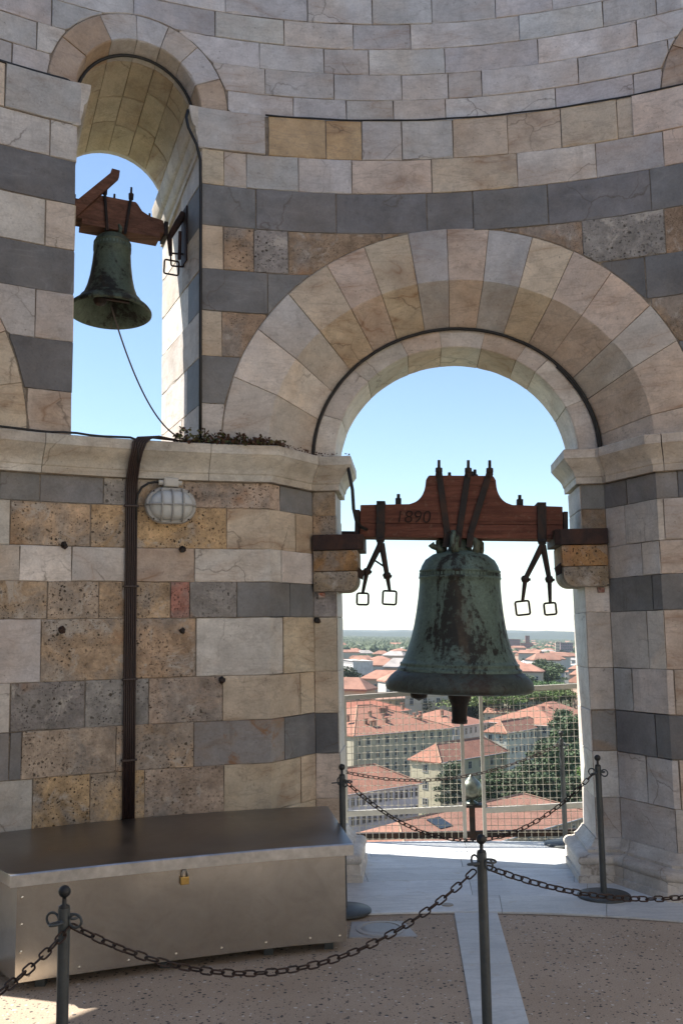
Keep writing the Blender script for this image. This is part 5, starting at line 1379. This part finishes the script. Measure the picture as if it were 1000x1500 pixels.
# ------------------------------------------------------------------ trees
def crown_mesh(kind, n, seed):
    rnd = random.Random(seed); mb = MB()
    blobs = []
    if kind == 'cedar':
        for k in range(34):
            z = 0.16 + 0.82 * (k / 34) ** 0.9; rr = (1 - (k / 34) ** 1.5) * 0.40 + 0.03; a = rnd.uniform(0, 6.28); q = rr * rnd.uniform(0.35, 1.0)
            blobs.append((Vector((q * cos(a), q * sin(a), z)), (rnd.uniform(.10, .17), rnd.uniform(.10, .17), rnd.uniform(.03, .05))))
    elif kind == 'pine':
        for k in range(30):
            a = rnd.uniform(0, 6.28); q = 0.62 * sqrt(rnd.random()); blobs.append((Vector((q * cos(a), q * sin(a), 0.82 + 0.13 * (1 - (q / .62) ** 2))), (rnd.uniform(.12, .2), rnd.uniform(.12, .2), rnd.uniform(.05, .08))))
    elif kind == 'cypress':
        for k in range(14):
            z = 0.1 + 0.85 * k / 14; q = 0.04; a = rnd.uniform(0, 6.28); w = 0.13 * (1 - (k / 14) ** 2) + .03
            blobs.append((Vector((q * cos(a), q * sin(a), z)), (w, w, .08)))
    else:
        for k in range(26):
            a = rnd.uniform(0, 6.28); b = rnd.uniform(-0.7, 1.4); q = 0.30 * rnd.uniform(0.5, 1.0)
            blobs.append((Vector((q * 1.15 * cos(a) * cos(b), q * 1.15 * sin(a) * cos(b), 0.60 + q * sin(b) * 1.0)), (rnd.uniform(.12, .19),) * 2 + (rnd.uniform(.09, .15),)))
    ls = {'cedar': .032, 'pine': .04, 'cypress': .045, 'round': .042}[kind]
    for i in range(n):
        c_, s_ = rnd.choice(blobs); d = Vector((rnd.gauss(0, 1), rnd.gauss(0, 1), rnd.gauss(0, 1))).normalized() * rnd.uniform(0.55, 1.0)
        P = c_ + Vector((d.x * s_[0], d.y * s_[1], d.z * s_[2])); leaf(mb, P, ls * rnd.uniform(.6, 1.5), rnd)
    me = bpy.data.meshes.new('crown'); me.from_pydata([tuple(p) for p in mb.v], [], mb.f); me.materials.append(M['foliage']); return me
def trunk_mesh(kind):
    rnd = random.Random(5); top = {'cedar': .9, 'pine': .8, 'cypress': .5, 'round': .6}[kind]
    mb = MB().tube([(0, 0, 0), (0.005, 0, top * .5), (0, 0.004, top)], [0.028, 0.02, 0.008], 7)
    for k in range(7):
        a = k * 0.9; z = top * (0.55 + 0.06 * k); mb.tube([(0, 0, z), (0.18 * cos(a), 0.18 * sin(a), z + 0.07)], [0.009, 0.003], 5)
    me = bpy.data.meshes.new('trunk'); me.from_pydata([tuple(p) for p in mb.v], [], mb.f); me.materials.append(M['bark']); return me
KINDS = ('cedar', 'pine', 'cypress', 'round')
CR = {k: [crown_mesh(k, {'cedar': 5200, 'pine': 2600, 'cypress': 1200, 'round': 3000}[k], 10 + i) for i in range(2)] for k in KINDS}
CRS = {k: crown_mesh(k, {'cedar': 1200, 'pine': 900, 'cypress': 400, 'round': 900}[k], 40) for k in KINDS}
TRK = {k: trunk_mesh(k) for k in KINDS}
TC = {'cedar': (0.052, 0.088, 0.036), 'pine': (0.085, 0.13, 0.035), 'cypress': (0.025, 0.045, 0.025), 'round': (0.07, 0.105, 0.035)}
def tree(kind, x, y, h, label, group, col=None, far=False, wide=1.0, name=None):
    root = empty(name or {'cedar': 'cedar_tree', 'pine': 'umbrella_pine', 'cypress': 'cypress_tree', 'round': 'leafy_tree'}[kind], (0, 0, 0), label, 'tree', group)
    root.matrix_world = CTM @ Matrix.Translation((x, y, 0)) @ Matrix.Rotation(random.uniform(0, 6.28), 4, 'Z') @ Matrix.Diagonal((h * wide, h * wide, h, 1))
    for nm_, me in (('trunk', TRK[kind]), ('crown', CRS[kind] if far else random.choice(CR[kind]))):
        o = bpy.data.objects.new(nm_, me); COL.objects.link(o); o.parent = root
        if nm_ == 'crown': o.color = (*jit(col or TC[kind], .15), 1)
    return root
def tree_px(kind, u, vbase, h, label, group=None, **kw):
    P = cp(u, vbase, 0); return tree(kind, P.x, P.y, h, label, group, **kw)
random.seed(33)
g_c = 'dark cedars between the villas'
for u, vb, h, wd in ((778, 1212, 16.5, 1.2), (728, 1218, 15, 1.1), (812, 1206, 20, 1.0), (838, 1175, 25, 0.95), (752, 1222, 14, 1.2), (795, 1228, 15, 1.3), (842, 1222, 14, 1.2), (712, 1220, 13, 1.2), (826, 1150, 24, 0.9), (800, 1185, 19, 1.0)):
    tree_px('cedar', u, vb, h, 'dark layered cedar in the group between the white house and the near roof', g_c, wide=wd)
tree_px('cedar', 662, 1216, 16.5, 'tall greyish cedar in front of the cream house', None, col=(0.06, 0.09, 0.05), wide=.8)
tree_px('round', 815, 1226, 10, 'silvery olive tree below the cedars', None, col=(0.11, 0.13, 0.09), wide=1.2)
tree_px('round', 855, 1190, 12, 'bright green bush by the right jamb', None, col=(0.10, 0.18, 0.03), wide=1.2)
g_p = 'umbrella pines behind the terracotta roofs'
for i in range(15):
    u = 716 + 10.5 * i + random.uniform(-4, 4); tree_px('pine', u, 1066 + random.uniform(-5, 9), random.uniform(18, 22), 'bright green umbrella pine in the row behind the terracotta roofs', g_p, wide=random.uniform(.85, 1.15), col=(0.10, 0.155, 0.035))
for u in (612, 625, 640, 655, 668, 684, 700):
    tree_px('round', u, 1068 + random.uniform(-3, 3), random.uniform(14, 17), 'dark tree in the clump behind the clapper of the large bell', 'dark trees behind the clapper', col=(0.03, 0.05, 0.022))
for u, vb, h in ((785, 1022, 24), (770, 1026, 20), (800, 1022, 26), (793, 1006, 26), (812, 1006, 24), (778, 1010, 22)):
    tree_px('round', u, vb, h, 'big round tree in the clump beyond the fence rail', 'big round trees beyond the fence rail', col=(0.065, 0.10, 0.035), wide=1.2)
tree_px('pine', 815, 1016, 14, 'dark umbrella pine beside the white house with red roof', None, col=(0.05, 0.08, 0.03))
for u, vb in ((520, 1062), (528, 1064), (510, 1066)):
    tree_px('round', u, vb, 7, 'low green hedge tree behind the red roofed hall', 'low trees by the palm', col=(0.10, 0.18, 0.04), wide=1.6)
for u in (524, 532, 540, 548, 555):
    tree_px('pine', u, 1016, 11, 'green tree in the row between red roofs by the left pier', 'green row between red roofs', wide=1.2)
for u, vb, h in ((508, 1035, 26), (514, 1030, 22)):
    tree_px('round', u, vb, h, 'dark tree by the left pier in front of the flats', 'dark trees in front of the flats', col=(0.04, 0.07, 0.03))
# palm
P = cp(535, 1082, 0)
palm = empty('palm_tree', (0, 0, 0), 'pale palm tree standing by the red roofs near the left pier', 'tree'); palm.matrix_world = CTM @ Matrix.Translation(P)
cobj('trunk', MB().tube([(0, 0, 0), (0.2, 0, 6), (0, 0, 12)], [0.45, 0.35, 0.3], 8), 'bark', palm)
for k in range(26):
    a = k * 2.4; up_ = 1.0 - (k / 26) * 1.5; mb = MB(); L = 4.2
    for i in range(6):
        q0, q1 = i / 6, (i + 1) / 6
        def pp(q, s_): 
            r_ = L * q * (0.9 if up_ > 0 else 0.75); z = 12 + L * (up_ * q - 0.75 * q * q); w = 0.5 * sin(pi * min(.98, q * .9 + .08)) * s_
            return Vector((r_ * cos(a) - w * sin(a), r_ * sin(a) + w * cos(a), z - abs(s_) * .15))
        mb.add([pp(q0, 0), pp(q1, 0), pp(q1, 1), pp(q0, 1)], [(0, 1, 2, 3)]); mb.add([pp(q0, 0), pp(q0, -1), pp(q1, -1), pp(q1, 0)], [(0, 1, 2, 3)])
    cobj('frond', mb, 'foliage', palm, color=(0.13, 0.15, 0.09), fix=False)

# ------------------------------------------------------------------ the town further out
random.seed(5)
def house_meshes(seed):
    rnd = random.Random(seed); w, d, h, rise = 1.0, rnd.uniform(.6, .85), rnd.uniform(.45, .75), rnd.uniform(.13, .2)
    wl = MB().prism([(0, 0, 0), (w, 0, 0), (w, d, 0), (0, d, 0)], (0, 0, h - 0.002)); rf, _ = hip_roof(w, d, h, rise, rnd.choice((0.0, 1.0, .6)), 0.03)
    out = []
    for nm_, mb, mt in (('wall', wl, 'plaster'), ('roof', rf, 'roof')):
        if nm_ == 'roof': mb.v = [Vector((p.x, p.y, p.z if p.z > h - .1 and abs(p.z - (h - .3)) > 1e-6 else h - 0.03)) for p in mb.v]
        me = bpy.data.meshes.new(nm_); me.from_pydata([tuple(p) for p in mb.v], [], mb.f); me.materials.append(M[mt]); out.append(me)
    out.append((d, h)); return out
HM = [house_meshes(i) for i in range(6)]
WC = [('cream', (0.58, 0.52, 0.42)), ('off-white', (0.6, 0.58, 0.54)), ('ochre', (0.55, 0.42, 0.3)), ('brown', (0.5, 0.36, 0.27)), ('white', (0.62, 0.60, 0.58)), ('beige', (0.5, 0.45, 0.38))]
smallwin = wme
def far_house(x, y, s, yaw, wins):
    wl, rf, (d, h) = random.choice(HM)
    wn_, wc_ = random.choice(WC); tr_ = random.random() < .85
    root = empty('town_house', (0, 0, 0), '%s %s town house with %s roof, %s' % ('small' if s < 19 else 'broad', wn_, 'terracotta' if tr_ else 'grey', 'beyond the long cream building' if y < 900 else 'among the hazy trees of the farther town'), 'house', 'distant %s town houses' % wn_)
    root.matrix_world = CTM @ Matrix.Translation((x, y, 0)) @ Matrix.Rotation(yaw, 4, 'Z') @ Matrix.Diagonal((s, s, s * random.uniform(.75, 1.2), 1))
    o = bpy.data.objects.new('wall', wl); COL.objects.link(o); o.parent = root; o.color = (*jit(wc_, .1), 1)
    o = bpy.data.objects.new('roof', rf); COL.objects.link(o); o.parent = root; o.color = (*jit((0.30, 0.155, 0.108) if tr_ else (0.33, 0.3, 0.28), .14), 1)
    if wins:
        for r_ in range(2):
            for i in range(4):
                q = bpy.data.objects.new('window', wme); COL.objects.link(q); q.parent = root; q.location = ((i + .5) / 4, -0.003, h * (0.2 + 0.42 * r_)); q.scale = (.07, .02, h * .2)
a0, a1 = az(330), az(1000)
cnt = 0; placed = []
while cnt < 285:
    y = 470 + 1900 * random.random() ** 1.5; x = y * random.uniform(a0, a1)
    s = random.uniform(13, 30)
    if any((x - px_) ** 2 + (y - py_) ** 2 < (0.75 * (s + ps_)) ** 2 for px_, py_, ps_ in placed): continue
    u_ = proj(CTM @ Vector((x, y, 8)))
    if 752 < u_[0] < 830 and 470 < y < 900: continue
    placed.append((x, y, s)); far_house(x, y, s, random.uniform(-.5, .5) + random.choice((0, pi / 2)) * .0, y < 1100); cnt += 1
cnt = 0
while cnt < 430:
    y = 480 + 2600 * random.random() ** 1.3; x = y * random.uniform(a0, a1); h = random.uniform(9, 19)
    if any((x - px_) ** 2 + (y - py_) ** 2 < (0.5 * ps_) ** 2 for px_, py_, ps_ in placed): continue
    k = random.choice(('round', 'round', 'pine', 'cypress', 'cedar', 'round'))
    tree(k, x, y, h, ('tall ' if h > 14 else 'low ') + {'round': 'round leafy tree among the distant town houses', 'pine': 'umbrella pine among the distant town houses', 'cypress': 'thin cypress among the distant town houses', 'cedar': 'conifer among the distant town houses'}[k], 'trees among the distant houses', far=True, wide=random.uniform(1.0, 1.6), col=tuple(c_ * random.uniform(.8, 1.2) for c_ in TC[k])); cnt += 1
# far town and woods as masses
mbw, mbr = MB(), MB()
for i in range(1500):
    y = 2000 + 4200 * random.random() ** 1.1; x = y * random.uniform(a0 - .06, a1 + .06)
    if az(250) < x / y < az(612) and random.random() < .85: continue
    s = random.uniform(14, 40); d = s * random.uniform(.5, .8); h = random.uniform(7, 15); yaw = random.uniform(-.5, .5)
    m = Matrix.Translation((x, y, 0)) @ Matrix.Rotation(yaw, 4, 'Z')
    mbw.add([m @ Vector(p) for p in ((0, 0, 0), (s, 0, 0), (s, d, 0), (0, d, 0), (0, 0, h), (s, 0, h), (s, d, h), (0, d, h))], [(0, 1, 5, 4), (1, 2, 6, 5), (2, 3, 7, 6), (3, 0, 4, 7)])
    mbr.add([m @ Vector(p) for p in ((-.5, -.5, h), (s + .5, -.5, h), (s + .5, d + .5, h), (-.5, d + .5, h), (d * .4, d / 2, h + 3), (s - d * .4, d / 2, h + 3))], [(0, 1, 5, 4), (1, 2, 5), (2, 3, 4, 5), (3, 0, 4)])
o = stuff(cobj('far_town', mbw, 'plaster', m=CTM, color=(0.55, 0.49, 0.4), fix=False)); tag(o, 'pale walls of the far suburbs fading into haze', 'town')
o = stuff(cobj('far_town_roofs', mbr, 'roof', m=CTM, color=(0.37, 0.2, 0.14), fix=False)); tag(o, 'terracotta roofs of the far suburbs fading into haze', 'roofs')
def canopy(name, n, y0, y1, aa, bb, hmin, hmax, col, label, power=1.0):
    mb = MB()
    for i in range(n):
        y = y0 + (y1 - y0) * random.random() ** power; x = y * random.uniform(aa, bb); h = random.uniform(hmin, hmax); w = h * random.uniform(.45, .8)
        rows = []
        for r_, z in ((0.75, .1), (1.0, .5), (0.75, .82), (0.25, 1.0)):
            rows.append([Vector((x + w * r_ * cos(a_) * random.uniform(.8, 1.2), y + w * r_ * sin(a_), h * z * random.uniform(.92, 1.08))) for a_ in (0, 1.05, 2.09, 3.14, 4.19, 5.24)])
        mb.grid(rows, False, True); o_ = len(mb.v); mb.f.append(tuple(range(o_ - 6, o_)))
    o = stuff(cobj(name, mb, 'foliage', m=CTM, color=col, fix=False)); return tag(o, label, 'trees')
canopy('far_woodland', 13000, 1750, 8200, az(250), az(615), 14, 26, (0.05, 0.075, 0.03), 'dense far woodland stretching towards the hazy hills')
canopy('far_tree_belt', 4500, 1500, 8200, az(600), az(1060), 10, 20, (0.05, 0.075, 0.03), 'scattered tree belts among the far suburbs', 0.9)
# hills
random.seed(9)
def hill(name, y, base, amp, x0, x1, seed, label, color, depth=1800):
    rnd = random.Random(seed); n_ = 160; ph = [rnd.uniform(0, 6.28) for _ in range(6)]; rows = []
    for j in range(7):
        row = []
        for i in range(n_ + 1):
            x = x0 + (x1 - x0) * i / n_; s_ = (x - x0) / 1000
            hh = base + amp * sum(sin(s_ * f + p_) / (k + 1) for k, (f, p_) in enumerate(zip((0.55, 1.3, 2.9, 6.1, 13, 27), ph)))
            row.append(Vector((x, y + depth * (j - 3) / 3 + 60 * sin(i * .7), max(-4, (hh + rnd.uniform(-3, 3)) * (1 - (abs(j - 3) / 3) ** 2) - 4))))
        rows.append(row)
    o = struct(cobj(name, MB().grid(rows), 'hill', m=CTM, color=color, smooth=True)); return o
hill('hill', 9500, 80, 13, -6000, 9000, 3, '', None)
hill('hill', 12800, 92, 12, -9000, 14000, 8, '', None)
# ------------------------------------------------------------------ haze
hz = MB().prism([(-15500, -1500, -6), (15500, -1500, -6), (15500, 16000, -6), (-15500, 16000, -6)], (0, 0, 210))
hm = bpy.data.materials.new('haze'); hm.use_nodes = True; nt = hm.node_tree
for nd in list(nt.nodes):
    if nd.type != 'OUTPUT_MATERIAL': nt.nodes.remove(nd)
pv = nt.nodes.new('ShaderNodeVolumePrincipled'); pv.inputs['Color'].default_value = (0.80, 0.90, 1.0, 1); pv.inputs['Density'].default_value = 0.000045; pv.inputs['Anisotropy'].default_value = 0.2
nt.links.new(pv.outputs[0], [n_ for n_ in nt.nodes if n_.type == 'OUTPUT_MATERIAL'][0].inputs['Volume'])
M['haze'] = hm
hzo = stuff(cobj('haze', hz, 'haze', m=CTM)); tag(hzo, 'pale blue haze over the distant town', 'haze')
